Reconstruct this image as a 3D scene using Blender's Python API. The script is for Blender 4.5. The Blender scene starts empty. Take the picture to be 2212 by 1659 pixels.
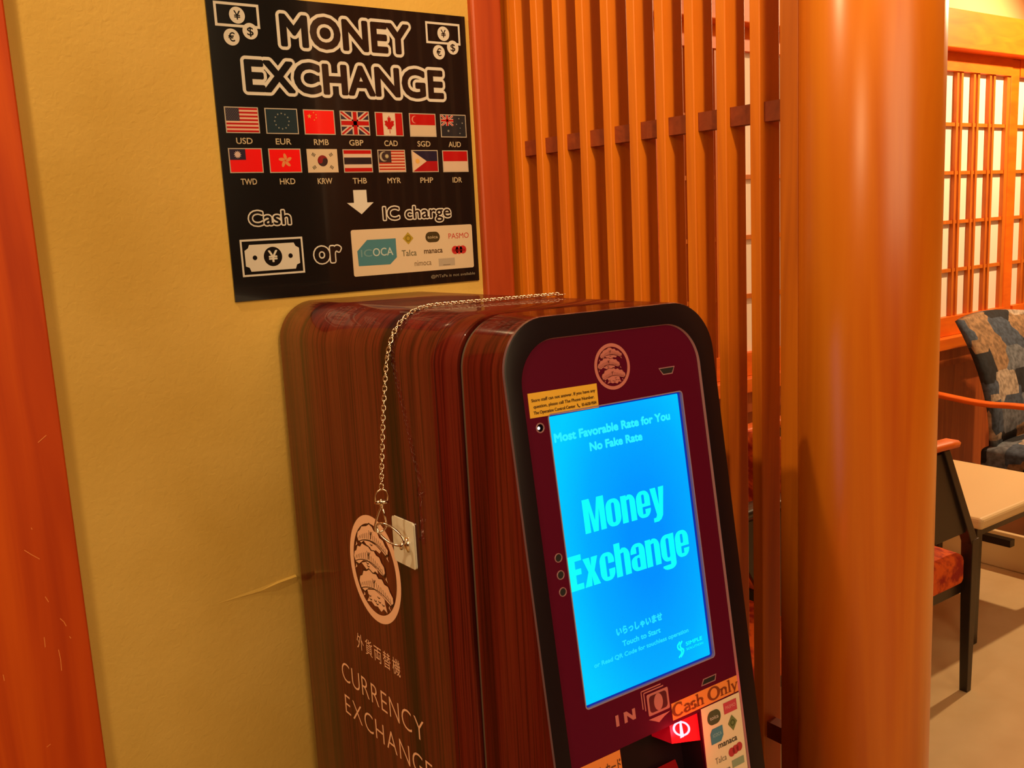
import bpy, math, random
from mathutils import Vector, Matrix
from mathutils.geometry import tessellate_polygon
random.seed(7)
SC = bpy.context.scene
COL = SC.collection
EYE = 1.45

# ------------------------------------------------------------------ camera
cam_d = bpy.data.cameras.new('camera')
cam = bpy.data.objects.new('camera', cam_d)
COL.objects.link(cam)
cam_d.sensor_fit = 'HORIZONTAL'
cam_d.sensor_width = 36.0
cam_d.lens = 36.0 * 2017.12 / 2212.0
cam_d.clip_start = 0.02
cam.matrix_world = Matrix(((0.8129630, 0.1387247, -0.5655498, 0.0),
                           (-0.5801098, 0.1084908, -0.8072808, 0.0),
                           (-0.0506328, 0.9843705, 0.1686746, EYE),
                           (0, 0, 0, 1)))
SC.camera = cam

# ------------------------------------------------------------------ world, view
SC.view_settings.view_transform = 'Standard'
SC.view_settings.look = 'None'
SC.view_settings.gamma = 1.0
SC.view_settings.use_curve_mapping = False
SC.view_settings.exposure = 0.0
wd = bpy.data.worlds.new('world')
SC.world = wd
wd.use_nodes = True
wd.node_tree.nodes['Background'].inputs[0].default_value = (1.0, 0.66, 0.36, 1)
wd.node_tree.nodes['Background'].inputs[1].default_value = 0.05

WARM = (1.0, 0.70, 0.36)
def light(name, kind, loc, energy, color=WARM, target=None, size=0.1, size_y=None, spot=None, blend=0.3):
    d = bpy.data.lights.new(name, kind)
    d.energy = energy
    d.color = color
    if kind == 'AREA':
        d.size = size
        if size_y:
            d.shape = 'RECTANGLE'
            d.size_y = size_y
    else:
        d.shadow_soft_size = size
    if kind == 'SPOT':
        d.spot_size = math.radians(spot)
        d.spot_blend = blend
    o = bpy.data.objects.new(name, d)
    COL.objects.link(o)
    o.location = loc
    if target is not None:
        o.rotation_euler = (Vector(target) - Vector(loc)).to_track_quat('-Z', 'Y').to_euler()
    return o

# downlight left of the machine, close to the plaster wall
light('downlight_key', 'SPOT', (-0.14, 1.02, EYE + 0.95), 36, target=(0.85, 0.62, EYE - 0.45), size=0.025, spot=125, blend=0.9)
# soft unseen fill added behind the viewer to light the wall evenly
light('viewer_fill', 'AREA', (0.40, -1.40, 2.15), 36, target=(0.35, 1.2, 0.9), size=1.5)
light('side_fill', 'AREA', (-1.7, -0.3, 2.3), 17, target=(0.48, 0.95, 0.95), size=0.5)  # unseen fill added on the left to brighten the machine's side
light('downlight_lattice', 'SPOT', (0.50, -0.05, 2.62), 78, target=(0.92, 1.12, 1.62), size=0.05, spot=44, blend=0.9)
# lamps of the lounge behind the lattice
light('lounge_key', 'SPOT', (4.55, 1.45, 2.62), 205, color=(1.0, 0.68, 0.36), target=(3.7, 2.0, 0.9), size=0.04, spot=150, blend=0.5)
light('lounge_fill', 'AREA', (2.9, 0.7, 2.65), 9, color=(1.0, 0.70, 0.38), target=(3.1, 1.6, 0.0), size=0.9)

# ------------------------------------------------------------------ materials
def lin(c):
    c = c / 255.0
    return c / 12.92 if c <= 0.04045 else ((c + 0.055) / 1.055) ** 2.4
def rgb(r, g, b):
    return (lin(r), lin(g), lin(b), 1.0)
MATS = {}
def mat(name, color, rough=0.5, metal=0.0, coat=0.0, spec=0.5, emit=None, es=0.0):
    m = bpy.data.materials.new(name)
    m.use_nodes = True
    b = m.node_tree.nodes['Principled BSDF']
    b.inputs['Base Color'].default_value = color
    b.inputs['Roughness'].default_value = rough
    b.inputs['Metallic'].default_value = metal
    b.inputs['Coat Weight'].default_value = coat
    b.inputs['Coat Roughness'].default_value = 0.04
    b.inputs['Specular IOR Level'].default_value = spec
    if emit:
        b.inputs['Emission Color'].default_value = emit
        b.inputs['Emission Strength'].default_value = es
    MATS[name] = m
    return m
def N(m, t, **kw):
    n = m.node_tree.nodes.new(t)
    for k, v in kw.items():
        setattr(n, k, v)
    return n
def wire(m, a, b):
    m.node_tree.links.new(a, b)
def ramp(m, stops):
    r = N(m, 'ShaderNodeValToRGB')
    e = r.color_ramp.elements
    e[0].position, e[0].color = stops[0]
    e[1].position, e[1].color = stops[-1]
    for p, c in stops[1:-1]:
        x = e.new(p)
        x.color = c
    return r
def wood(name, c1, c2, c3, scale=(40, 40, 1.2), rough=0.4, coat=0.0, bump=0.05, detail=6, dist=1.5):
    m = mat(name, c1, rough, coat=coat)
    b = m.node_tree.nodes['Principled BSDF']
    tc = N(m, 'ShaderNodeTexCoord')
    mp = N(m, 'ShaderNodeMapping')
    mp.inputs['Scale'].default_value = scale
    n = N(m, 'ShaderNodeTexNoise')
    n.inputs['Scale'].default_value = 1.0
    n.inputs['Detail'].default_value = detail
    n.inputs['Distortion'].default_value = dist
    r = ramp(m, [(0.30, c2), (0.5, c1), (0.72, c3)])
    wire(m, tc.outputs['Object'], mp.inputs[0])
    wire(m, mp.outputs[0], n.inputs['Vector'])
    wire(m, n.outputs['Fac'], r.inputs[0])
    wire(m, r.outputs[0], b.inputs['Base Color'])
    if bump:
        bp = N(m, 'ShaderNodeBump')
        bp.inputs['Strength'].default_value = bump
        bp.inputs['Distance'].default_value = 0.002
        wire(m, n.outputs['Fac'], bp.inputs['Height'])
        wire(m, bp.outputs[0], b.inputs['Normal'])
    return m
# red-brown stained post and frame
POST = wood('stained_post_wood', (0.50, 0.060, 0.003, 1), (0.36, 0.032, 0.002, 1), (0.62, 0.095, 0.004, 1), (22, 22, 1.0), 0.55)
POST.node_tree.nodes['Principled BSDF'].inputs['Specular IOR Level'].default_value = 0.2
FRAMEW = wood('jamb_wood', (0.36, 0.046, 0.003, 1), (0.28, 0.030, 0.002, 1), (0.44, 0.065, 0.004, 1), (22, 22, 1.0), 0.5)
SLAT = wood('lattice_wood', (0.64, 0.17, 0.005, 1), (0.50, 0.115, 0.004, 1), (0.76, 0.23, 0.008, 1), (30, 30, 1.3), 0.45)
RAILW = wood('lattice_rail_wood', (0.22, 0.035, 0.006, 1), (0.16, 0.022, 0.004, 1), (0.28, 0.05, 0.008, 1), (30, 30, 30), 0.5)
PILL = wood('pillar_wood', (0.60, 0.155, 0.006, 1), (0.47, 0.085, 0.005, 1), (0.72, 0.24, 0.012, 1), (16, 16, 0.9), 0.30, bump=0.04, dist=0.8)
BEAM = wood('shoji_frame_wood', (0.80, 0.15, 0.003, 1), (0.72, 0.12, 0.002, 1), (0.86, 0.18, 0.004, 1), (4, 20, 20), 0.5)
MUNT = wood('muntin_wood', (0.60, 0.15, 0.008, 1), (0.50, 0.11, 0.006, 1), (0.68, 0.18, 0.01, 1), (20, 20, 3), 0.5)
WAIN = wood('wainscot_wood', (0.42, 0.085, 0.012, 1), (0.30, 0.05, 0.008, 1), (0.50, 0.12, 0.016, 1), (20, 20, 1.2), 0.5)
DPAN = wood('dark_panel_wood', (0.16, 0.035, 0.008, 1), (0.10, 0.02, 0.005, 1), (0.20, 0.05, 0.01, 1), (18, 18, 1.0), 0.5)
DARK = mat('dark_lacquer_wood', (0.018, 0.010, 0.007, 1), 0.35)
# plaster
PLA = mat('tan_plaster', (0.70, 0.385, 0.085, 1), 0.9, spec=0.2)
b = PLA.node_tree.nodes['Principled BSDF']
tc = N(PLA, 'ShaderNodeTexCoord')
n1 = N(PLA, 'ShaderNodeTexNoise'); n1.inputs['Scale'].default_value = 130; n1.inputs['Detail'].default_value = 8; n1.inputs['Distortion'].default_value = 0.6
n2 = N(PLA, 'ShaderNodeTexNoise'); n2.inputs['Scale'].default_value = 5; n2.inputs['Detail'].default_value = 3
r = ramp(PLA, [(0.3, (0.52, 0.33, 0.066, 1)), (0.7, (0.60, 0.40, 0.10, 1))])
bp = N(PLA, 'ShaderNodeBump'); bp.inputs['Strength'].default_value = 0.5; bp.inputs['Distance'].default_value = 0.0012
mx = N(PLA, 'ShaderNodeMath', operation='MULTIPLY_ADD'); mx.inputs[1].default_value = 2.5
wire(PLA, tc.outputs['Object'], n1.inputs['Vector']); wire(PLA, tc.outputs['Object'], n2.inputs['Vector'])
wire(PLA, n2.outputs['Fac'], r.inputs[0]); wire(PLA, r.outputs[0], b.inputs['Base Color'])
wire(PLA, n2.outputs['Fac'], mx.inputs[0]); wire(PLA, n1.outputs['Fac'], mx.inputs[2])
wire(PLA, mx.outputs[0], bp.inputs['Height']); wire(PLA, bp.outputs[0], b.inputs['Normal'])
PLA2 = mat('upper_plaster', (0.86, 0.50, 0.22, 1), 0.9, spec=0.2)
CEIL = mat('ceiling_board', (0.60, 0.38, 0.17, 1), 0.8)
# dark red rosewood laminate of the machine
ROSE = mat('rosewood_laminate', (0.1, 0.01, 0.005, 1), 0.35, coat=0.36, spec=0.05)
b = ROSE.node_tree.nodes['Principled BSDF']
b.inputs['Coat Roughness'].default_value = 0.015
tc = N(ROSE, 'ShaderNodeTexCoord')
mp = N(ROSE, 'ShaderNodeMapping'); mp.inputs['Scale'].default_value = (6, 26, 0.9)
nz = N(ROSE, 'ShaderNodeTexNoise'); nz.inputs['Scale'].default_value = 1.0; nz.inputs['Detail'].default_value = 5; nz.inputs['Distortion'].default_value = 0.5
mp2 = N(ROSE, 'ShaderNodeMapping'); mp2.inputs['Scale'].default_value = (40, 260, 4)
nf = N(ROSE, 'ShaderNodeTexNoise'); nf.inputs['Scale'].default_value = 1.0; nf.inputs['Detail'].default_value = 4
r1 = ramp(ROSE, [(0.30, (0.030, 0.0022, 0.0018, 1)), (0.47, (0.115, 0.010, 0.006, 1)), (0.60, (0.150, 0.020, 0.009, 1)), (0.75, (0.075, 0.006, 0.004, 1))])
r2 = ramp(ROSE, [(0.36, (0.45, 0.42, 0.42, 1)), (0.52, (1, 1, 1, 1))])
mm = N(ROSE, 'ShaderNodeMix', data_type='RGBA', blend_type='MULTIPLY'); mm.inputs[0].default_value = 1.0
wire(ROSE, tc.outputs['Object'], mp.inputs[0]); wire(ROSE, mp.outputs[0], nz.inputs['Vector'])
wire(ROSE, tc.outputs['Object'], mp2.inputs[0]); wire(ROSE, mp2.outputs[0], nf.inputs['Vector'])
wire(ROSE, nz.outputs['Fac'], r1.inputs[0]); wire(ROSE, nf.outputs['Fac'], r2.inputs[0])
wire(ROSE, r1.outputs[0], mm.inputs[6]); wire(ROSE, r2.outputs[0], mm.inputs[7]); wire(ROSE, mm.outputs[2], b.inputs['Base Color'])
BLACKG = mat('black_gloss_trim', (0.010, 0.005, 0.007, 1), 0.32, spec=0.2)
BLACKM = mat('black_recess', (0.004, 0.004, 0.005, 1), 0.6)
GREY = mat('grey_rubber_seal', (0.10, 0.075, 0.06, 1), 0.4)
MAROON = mat('maroon_panel', (0.088, 0.0015, 0.018, 1), 0.42, spec=0.14)
LIP = mat('bevelled_plastic_lip', (0.34, 0.17, 0.19, 1), 0.3)
CHROME = mat('polished_chain_steel', (0.86, 0.74, 0.62, 1), 0.16, metal=1.0)
CLEARP = mat('pearly_hook_plate', (0.78, 0.76, 0.66, 1), 0.15, coat=0.8)
REDGLOW = mat('red_lit_plate', (0.55, 0.01, 0.02, 1), 0.3, emit=(1, 0.0, 0.015, 1), es=0.22)
PAPER = mat('shoji_paper', (0.93, 0.80, 0.66, 1), 0.9, spec=0.1)
CREAM = mat('cream_table_top', (0.80, 0.62, 0.33, 1), 0.45)
FLOOR = mat('pale_stone_floor', (0.62, 0.46, 0.24, 1), 0.35)
b = FLOOR.node_tree.nodes['Principled BSDF']
tc = N(FLOOR, 'ShaderNodeTexCoord'); n1 = N(FLOOR, 'ShaderNodeTexNoise'); n1.inputs['Scale'].default_value = 6; n1.inputs['Detail'].default_value = 6
r = ramp(FLOOR, [(0.3, (0.60, 0.43, 0.215, 1)), (0.7, (0.68, 0.51, 0.28, 1))])
wire(FLOOR, tc.outputs['Object'], n1.inputs['Vector']); wire(FLOOR, n1.outputs['Fac'], r.inputs[0]); wire(FLOOR, r.outputs[0], b.inputs['Base Color'])
ORANGE = mat('orange_velvet', (0.72, 0.10, 0.008, 1), 0.85)
b = ORANGE.node_tree.nodes['Principled BSDF']
tc = N(ORANGE, 'ShaderNodeTexCoord'); n1 = N(ORANGE, 'ShaderNodeTexNoise'); n1.inputs['Scale'].default_value = 28; n1.inputs['Detail'].default_value = 4
r = ramp(ORANGE, [(0.38, (0.34, 0.016, 0.006, 1)), (0.58, (0.82, 0.13, 0.010, 1))])
wire(ORANGE, tc.outputs['Object'], n1.inputs['Vector']); wire(ORANGE, n1.outputs['Fac'], r.inputs[0]); wire(ORANGE, r.outputs[0], b.inputs['Base Color'])
PATCH = mat('patchwork_fabric', (0.1, 0.1, 0.12, 1), 0.85)
b = PATCH.node_tree.nodes['Principled BSDF']
tc = N(PATCH, 'ShaderNodeTexCoord')
mp = N(PATCH, 'ShaderNodeMapping'); mp.inputs['Scale'].default_value = (13.0, 6, 8.0); mp.inputs['Rotation'].default_value = (0, 0.10, 0.0)
vo = N(PATCH, 'ShaderNodeTexVoronoi', distance='CHEBYCHEV'); vo.inputs['Scale'].default_value = 1.0; vo.inputs['Randomness'].default_value = 0.55
sp = N(PATCH, 'ShaderNodeSeparateColor')
r = ramp(PATCH, [(0.0, (0.012, 0.016, 0.022, 1)), (0.28, (0.06, 0.085, 0.13, 1)), (0.5, (0.15, 0.17, 0.20, 1)), (0.62, (0.30, 0.18, 0.09, 1)), (0.85, (0.42, 0.34, 0.26, 1)), (1.0, (0.05, 0.06, 0.08, 1))])
r.color_ramp.interpolation = 'CONSTANT'
nn = N(PATCH, 'ShaderNodeTexNoise'); nn.inputs['Scale'].default_value = 45
r2 = ramp(PATCH, [(0.35, (0.55, 0.55, 0.55, 1)), (0.65, (1.2, 1.2, 1.2, 1))])
mm = N(PATCH, 'ShaderNodeMix', data_type='RGBA', blend_type='MULTIPLY'); mm.inputs[0].default_value = 1.0
wire(PATCH, tc.outputs['Object'], mp.inputs[0]); wire(PATCH, mp.outputs[0], vo.inputs['Vector']); wire(PATCH, vo.outputs['Color'], sp.inputs[0])
wire(PATCH, sp.outputs[0], r.inputs[0]); wire(PATCH, tc.outputs['Object'], nn.inputs['Vector']); wire(PATCH, nn.outputs['Fac'], r2.inputs[0])
wire(PATCH, r.outputs[0], mm.inputs[6]); wire(PATCH, r2.outputs[0], mm.inputs[7]); wire(PATCH, mm.outputs[2], b.inputs['Base Color'])
def print_mat(name, rough, emission=0.0, coat=0.0, ink=1.0):
    m = mat(name, (0, 0, 0, 1), rough, coat=coat)
    b = m.node_tree.nodes['Principled BSDF']
    a = N(m, 'ShaderNodeAttribute', attribute_name='Col')
    if emission:
        wire(m, a.outputs['Color'], b.inputs['Emission Color'])
        b.inputs['Emission Strength'].default_value = emission
    else:
        vm = N(m, 'ShaderNodeVectorMath', operation='SCALE')
        vm.inputs['Scale'].default_value = ink
        wire(m, a.outputs['Color'], vm.inputs[0])
        wire(m, vm.outputs[0], b.inputs['Base Color'])
    return m
PRINT = print_mat('matt_print', 0.5)
PRINTG = print_mat('glossy_poster_print', 0.15, coat=0.3, ink=0.66)
PRINTE = print_mat('screen_pixels', 0.3, 1.0)
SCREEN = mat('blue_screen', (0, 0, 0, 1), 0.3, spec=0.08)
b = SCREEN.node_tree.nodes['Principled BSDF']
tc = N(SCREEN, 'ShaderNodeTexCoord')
gr = N(SCREEN, 'ShaderNodeTexGradient', gradient_type='SPHERICAL')  # viewing-angle glow painted into the emission, brighter cyan towards the edges
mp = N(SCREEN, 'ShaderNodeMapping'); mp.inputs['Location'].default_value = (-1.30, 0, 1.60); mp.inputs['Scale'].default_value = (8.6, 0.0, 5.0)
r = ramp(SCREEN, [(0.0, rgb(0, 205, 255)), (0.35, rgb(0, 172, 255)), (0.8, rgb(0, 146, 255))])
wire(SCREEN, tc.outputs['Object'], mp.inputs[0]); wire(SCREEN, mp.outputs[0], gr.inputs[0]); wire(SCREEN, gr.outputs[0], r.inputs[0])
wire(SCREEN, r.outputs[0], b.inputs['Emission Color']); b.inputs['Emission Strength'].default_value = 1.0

# ------------------------------------------------------------------ builders
def link(name, verts, faces, m, parent=None, smooth=False, mats=None, fm=None):
    me = bpy.data.meshes.new(name)
    me.from_pydata([tuple(v) for v in verts], [], faces)
    for x in (mats or [m]):
        me.materials.append(x)
    if fm:
        for p, i in zip(me.polygons, fm):
            p.material_index = i
    if smooth:
        me.shade_smooth()
    me.update()
    o = bpy.data.objects.new(name, me)
    COL.objects.link(o)
    if parent:
        o.parent = parent
    return o
def tag(o, label=None, cat=None, group=None, kind=None):
    if label: o['label'] = label
    if cat: o['category'] = cat
    if group: o['group'] = group
    if kind: o['kind'] = kind
    return o
def empty(name, loc=(0, 0, 0), rz=0.0):
    o = bpy.data.objects.new(name, None)
    o.empty_display_size = 0.1
    COL.objects.link(o)
    o.location = loc
    o.rotation_euler = (0, 0, rz)
    return o
BOXF = [(0, 3, 2, 1), (4, 5, 6, 7), (0, 1, 5, 4), (1, 2, 6, 5), (2, 3, 7, 6), (3, 0, 4, 7)]
def boxv(x0, x1, y0, y1, z0, z1):
    return [(x0, y0, z0), (x1, y0, z0), (x1, y1, z0), (x0, y1, z0), (x0, y0, z1), (x1, y0, z1), (x1, y1, z1), (x0, y1, z1)]
def bevel(o, w, seg=2):
    md = o.modifiers.new('edge', 'BEVEL')
    md.width = w
    md.segments = seg
    md.limit_method = 'ANGLE'
    return o
def box(name, x0, x1, y0, y1, z0, z1, m, parent=None, bev=0.0, seg=2):
    o = link(name, boxv(x0, x1, y0, y1, z0, z1), BOXF, m, parent)
    if bev: bevel(o, bev, seg)
    return o
def struct(o):
    o['kind'] = 'structure'
    return o
def tube(name, pts, rad, m, parent=None, n=10, closed=False, rads=None):
    V, F = [], []
    k = len(pts)
    pts = [Vector(p) for p in pts]
    up = None
    for i, p in enumerate(pts):
        a = pts[(i - 1) % k] if (closed or i > 0) else p
        c = pts[(i + 1) % k] if (closed or i < k - 1) else p
        t = (c - a).normalized()
        if up is None:
            up = t.orthogonal().normalized()
        up = (up - t * up.dot(t)).normalized()
        s = t.cross(up)
        rr = rads[i] if rads else rad
        for j in range(n):
            th = 2 * math.pi * j / n
            V.append(p + (up * math.cos(th) + s * math.sin(th)) * rr)
    rng = k if closed else k - 1
    for i in range(rng):
        for j in range(n):
            a = i * n + j; b2 = i * n + (j + 1) % n
            c = ((i + 1) % k) * n + (j + 1) % n; d = ((i + 1) % k) * n + j
            F.append((a, b2, c, d))
    if not closed:
        F.append(tuple(range(n - 1, -1, -1)))
        F.append(tuple((k - 1) * n + j for j in range(n)))
    return link(name, V, F, m, parent, smooth=True)

# ------------------------------------------------------------------ flat print
class Print:
    def __init__(s): s.v = []; s.f = []; s.c = []
    def tri(s, pts, tris, col, layer):
        o = len(s.v)
        s.v += [(p[0], p[1], layer) for p in pts]
        for t in tris:
            s.f.append(tuple(o + i for i in t)); s.c.append(col)
    def poly(s, pts, col, layer=1, holes=()):
        loops = [[Vector((p[0], p[1], 0)) for p in pts]] + [[Vector((p[0], p[1], 0)) for p in h] for h in holes]
        t = tessellate_polygon(loops)
        allp = list(pts)
        for h in holes: allp += list(h)
        s.tri(allp, t, col, layer)
    def rect(s, x0, y0, x1, y1, col, layer=1):
        s.tri([(x0, y0), (x1, y0), (x1, y1), (x0, y1)], [(0, 1, 2), (0, 2, 3)], col, layer)
    def disc(s, cx, cy, r, col, layer=1, ry=None, n=28, a0=0, a1=360):
        ry = ry or r
        pts = [(cx + r * math.cos(math.radians(a0 + (a1 - a0) * i / n)), cy + ry * math.sin(math.radians(a0 + (a1 - a0) * i / n))) for i in range(n + 1)]
        s.tri([(cx, cy)] + pts, [(0, i + 1, i + 2) for i in range(n)], col, layer)
    def ring(s, cx, cy, r0, r1, col, layer=1, n=48):
        pts = []
        for i in range(n):
            a = 2 * math.pi * i / n
            pts += [(cx + r0 * math.cos(a), cy + r0 * math.sin(a)), (cx + r1 * math.cos(a), cy + r1 * math.sin(a))]
        t = []
        for i in range(n):
            a, b2, c, d = 2 * i, 2 * i + 1, 2 * ((i + 1) % n) + 1, 2 * ((i + 1) % n)
            t += [(a, b2, c), (a, c, d)]
        s.tri(pts, t, col, layer)
    def frame(s, x0, y0, x1, y1, w, col, layer=1):
        s.rect(x0, y0, x1, y0 + w, col, layer); s.rect(x0, y1 - w, x1, y1, col, layer)
        s.rect(x0, y0 + w, x0 + w, y1 - w, col, layer); s.rect(x1 - w, y0 + w, x1, y1 - w, col, layer)
    def line(s, pts, w, col, layer=1):
        for (a, b2) in zip(pts, pts[1:]):
            dx, dy = b2[0] - a[0], b2[1] - a[1]
            L = math.hypot(dx, dy) or 1
            nx, ny = -dy / L * w / 2, dx / L * w / 2
            s.tri([(a[0] + nx, a[1] + ny), (b2[0] + nx, b2[1] + ny), (b2[0] - nx, b2[1] - ny), (a[0] - nx, a[1] - ny)], [(0, 1, 2), (0, 2, 3)], col, layer)
    def star(s, cx, cy, r, col, layer=1, n=5, rot=90, k=0.4):
        pts = []
        for i in range(2 * n):
            rr = r if i % 2 == 0 else r * k
            a = math.radians(rot + 180 * i / n)
            pts.append((cx + rr * math.cos(a), cy + rr * math.sin(a)))
        s.tri([(cx, cy)] + pts, [(0, i + 1, (i + 1) % (2 * n) + 1) for i in range(2 * n)], col, layer)
    def text(s, body, x0, x1, yb, cap, col, layer=1, bold=0.0, grow=0.0):
        """letters fitted to x0..x1; bold (em) thickens inside the box, grow (mm) thickens beyond it"""
        pts, tris = glyphs(body, 0.0 if bold >= 0 else bold)
        r_ = max(bold, 0) * cap / CAP
        x0 += r_; x1 -= r_
        xs = [p[0] for p in pts]
        a, c = min(xs), max(xs)
        sx = (x1 - x0) / (c - a)
        sy = (cap - 2 * r_) / CAP
        base = [(x0 + (p[0] - a) * sx, yb + r_ + p[1] * sy) for p in pts]
        s.tri(base, tris, col, layer + 0.45)
        cnt = 0
        R_ = r_ + grow
        if R_ > 0:
            for rr, n_ in (((R_, 24), (R_ * 0.5, 10)) if R_ > 1.0 else ((R_, 10 if R_ > 0.25 else 6),)):
                for i in range(n_):
                    t = 2 * math.pi * (i + 0.5) / n_
                    dx, dy = rr * math.cos(t), rr * math.sin(t)
                    cnt += 1
                    s.tri([(q[0] + dx, q[1] + dy) for q in base], tris, col, layer + 0.012 * cnt)
    def build(s, name, fn, m, parent, label=None, step=0.00012):
        V = [fn(v[0], v[1], 0.0002 + v[2] * step) for v in s.v]
        me = bpy.data.meshes.new(name)
        me.from_pydata([tuple(v) for v in V], [], s.f)
        me.materials.append(m)
        ca = me.color_attributes.new('Col', 'FLOAT_COLOR', 'CORNER')
        for p, c in zip(me.polygons, s.c):
            for li in p.loop_indices:
                ca.data[li].color = c
        o = bpy.data.objects.new(name, me)
        COL.objects.link(o)
        o.parent = parent
        if label: o['label'] = label
        return o
_g = {}
def glyphs(body, bold=0.0):
    key = (body, bold)
    if key in _g: return _g[key]
    c = bpy.data.curves.new('t', 'FONT')
    c.body = body
    c.size = 1.0
    c.offset = bold
    c.resolution_u = 4
    o = bpy.data.objects.new('t', c)
    COL.objects.link(o)
    dg = bpy.context.evaluated_depsgraph_get()
    dg.update()
    me = o.evaluated_get(dg).to_mesh()
    me.calc_loop_triangles()
    pts = [(v.co.x, v.co.y) for v in me.vertices]
    tris = [tuple(t.vertices) for t in me.loop_triangles]
    o.evaluated_get(dg).to_mesh_clear()
    bpy.data.objects.remove(o)
    bpy.data.curves.remove(c)
    _g[key] = (pts, tris)
    return _g[key]
CAP = 1.0
CAP = max(p[1] for p in glyphs('H')[0])
WHITE = (0.80, 0.76, 0.68, 1); BLK = (0.008, 0.008, 0.008, 1)
SALMON = rgb(236, 168, 128)

# ================================================================== SETTING
WALLY = 1.25
floor = struct(box('floor', -3.1, 6.0, -2.2, 2.6, -0.1, 0.0, FLOOR))
ceil = struct(box('ceiling', -3.1, 6.0, -2.2, 2.6, 2.75, 2.85, CEIL))
wb = struct(box('wall_back', 0.0, 0.86, WALLY, WALLY + 0.10, 0, 2.75, PLA))
struct(box('wall_left', -3.1, -3.0, -2.2, 2.6, 0, 2.75, DPAN))
struct(box('wall_corridor', -3.0, 0.0, WALLY + 0.02, WALLY + 0.12, 0, 2.75, DPAN))
struct(box('wall_front', -3.0, 6.0, -2.2, -2.1, 0, 2.75, DPAN))
struct(box('wall_right', 5.9, 6.0, -2.1, 2.5, 0, 2.75, PLA2))
post = struct(box('trim_1', -0.10, 0.1905, WALLY - 0.0115, WALLY + 0.05, 0, 2.75, POST, bev=0.002))
post['label'] = 'red-brown wooden post at the left edge of the plaster wall'
p = Print()
for l_ in ([(0.1319, -0.3602), (0.1387, -0.3675), (0.1472, -0.3757)], [(0.1473, -0.4243), (0.1502, -0.4323)], [(0.1602, -0.4568), (0.164, -0.4625), (0.166, -0.4689)],
           [(0.1536, -0.4963), (0.1544, -0.5091), (0.1538, -0.5247)], [(0.1398, -0.4754), (0.1394, -0.4887)], [(0.1428, -0.3343), (0.1435, -0.3368)],
           [(0.1679, -0.4831), (0.1693, -0.4862)], [(0.0902, -0.5085), (0.0905, -0.5167)], [(0.1252, -0.6182), (0.13, -0.6158)], [(0.163, -0.2315), (0.1732, -0.2241)]):
    p.line(l_, 0.0009, (0.75, 0.24, 0.05, 1), 0)
p.build('scratch_marks', lambda a, c, l: Vector((a, WALLY - 0.0115 - l, EYE + c)), PRINT, post, 'short pale scratches low on the post')
link('trowel_ridge', [(0.3552, WALLY, EYE - 0.4979), (0.3847, WALLY - 0.0006, EYE - 0.4972), (0.4184, WALLY - 0.0012, EYE - 0.4964), (0.4466, WALLY - 0.0035, EYE - 0.4908), (0.4740, WALLY - 0.0045, EYE - 0.4880),
                      (0.4742, WALLY, EYE - 0.4990), (0.4454, WALLY, EYE - 0.5035), (0.4184, WALLY, EYE - 0.4990), (0.4466, WALLY, EYE - 0.4890), (0.4740, WALLY, EYE - 0.4860)],
     [(0, 1, 2, 7), (2, 3, 6, 7), (3, 4, 5, 6), (0, 8, 3, 2, 1), (8, 9, 4, 3)], PLA, wb)
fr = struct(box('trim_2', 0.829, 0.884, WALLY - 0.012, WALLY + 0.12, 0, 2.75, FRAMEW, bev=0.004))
fr['label'] = 'red-brown wooden jamb between plaster wall and slatted screen'

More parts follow.
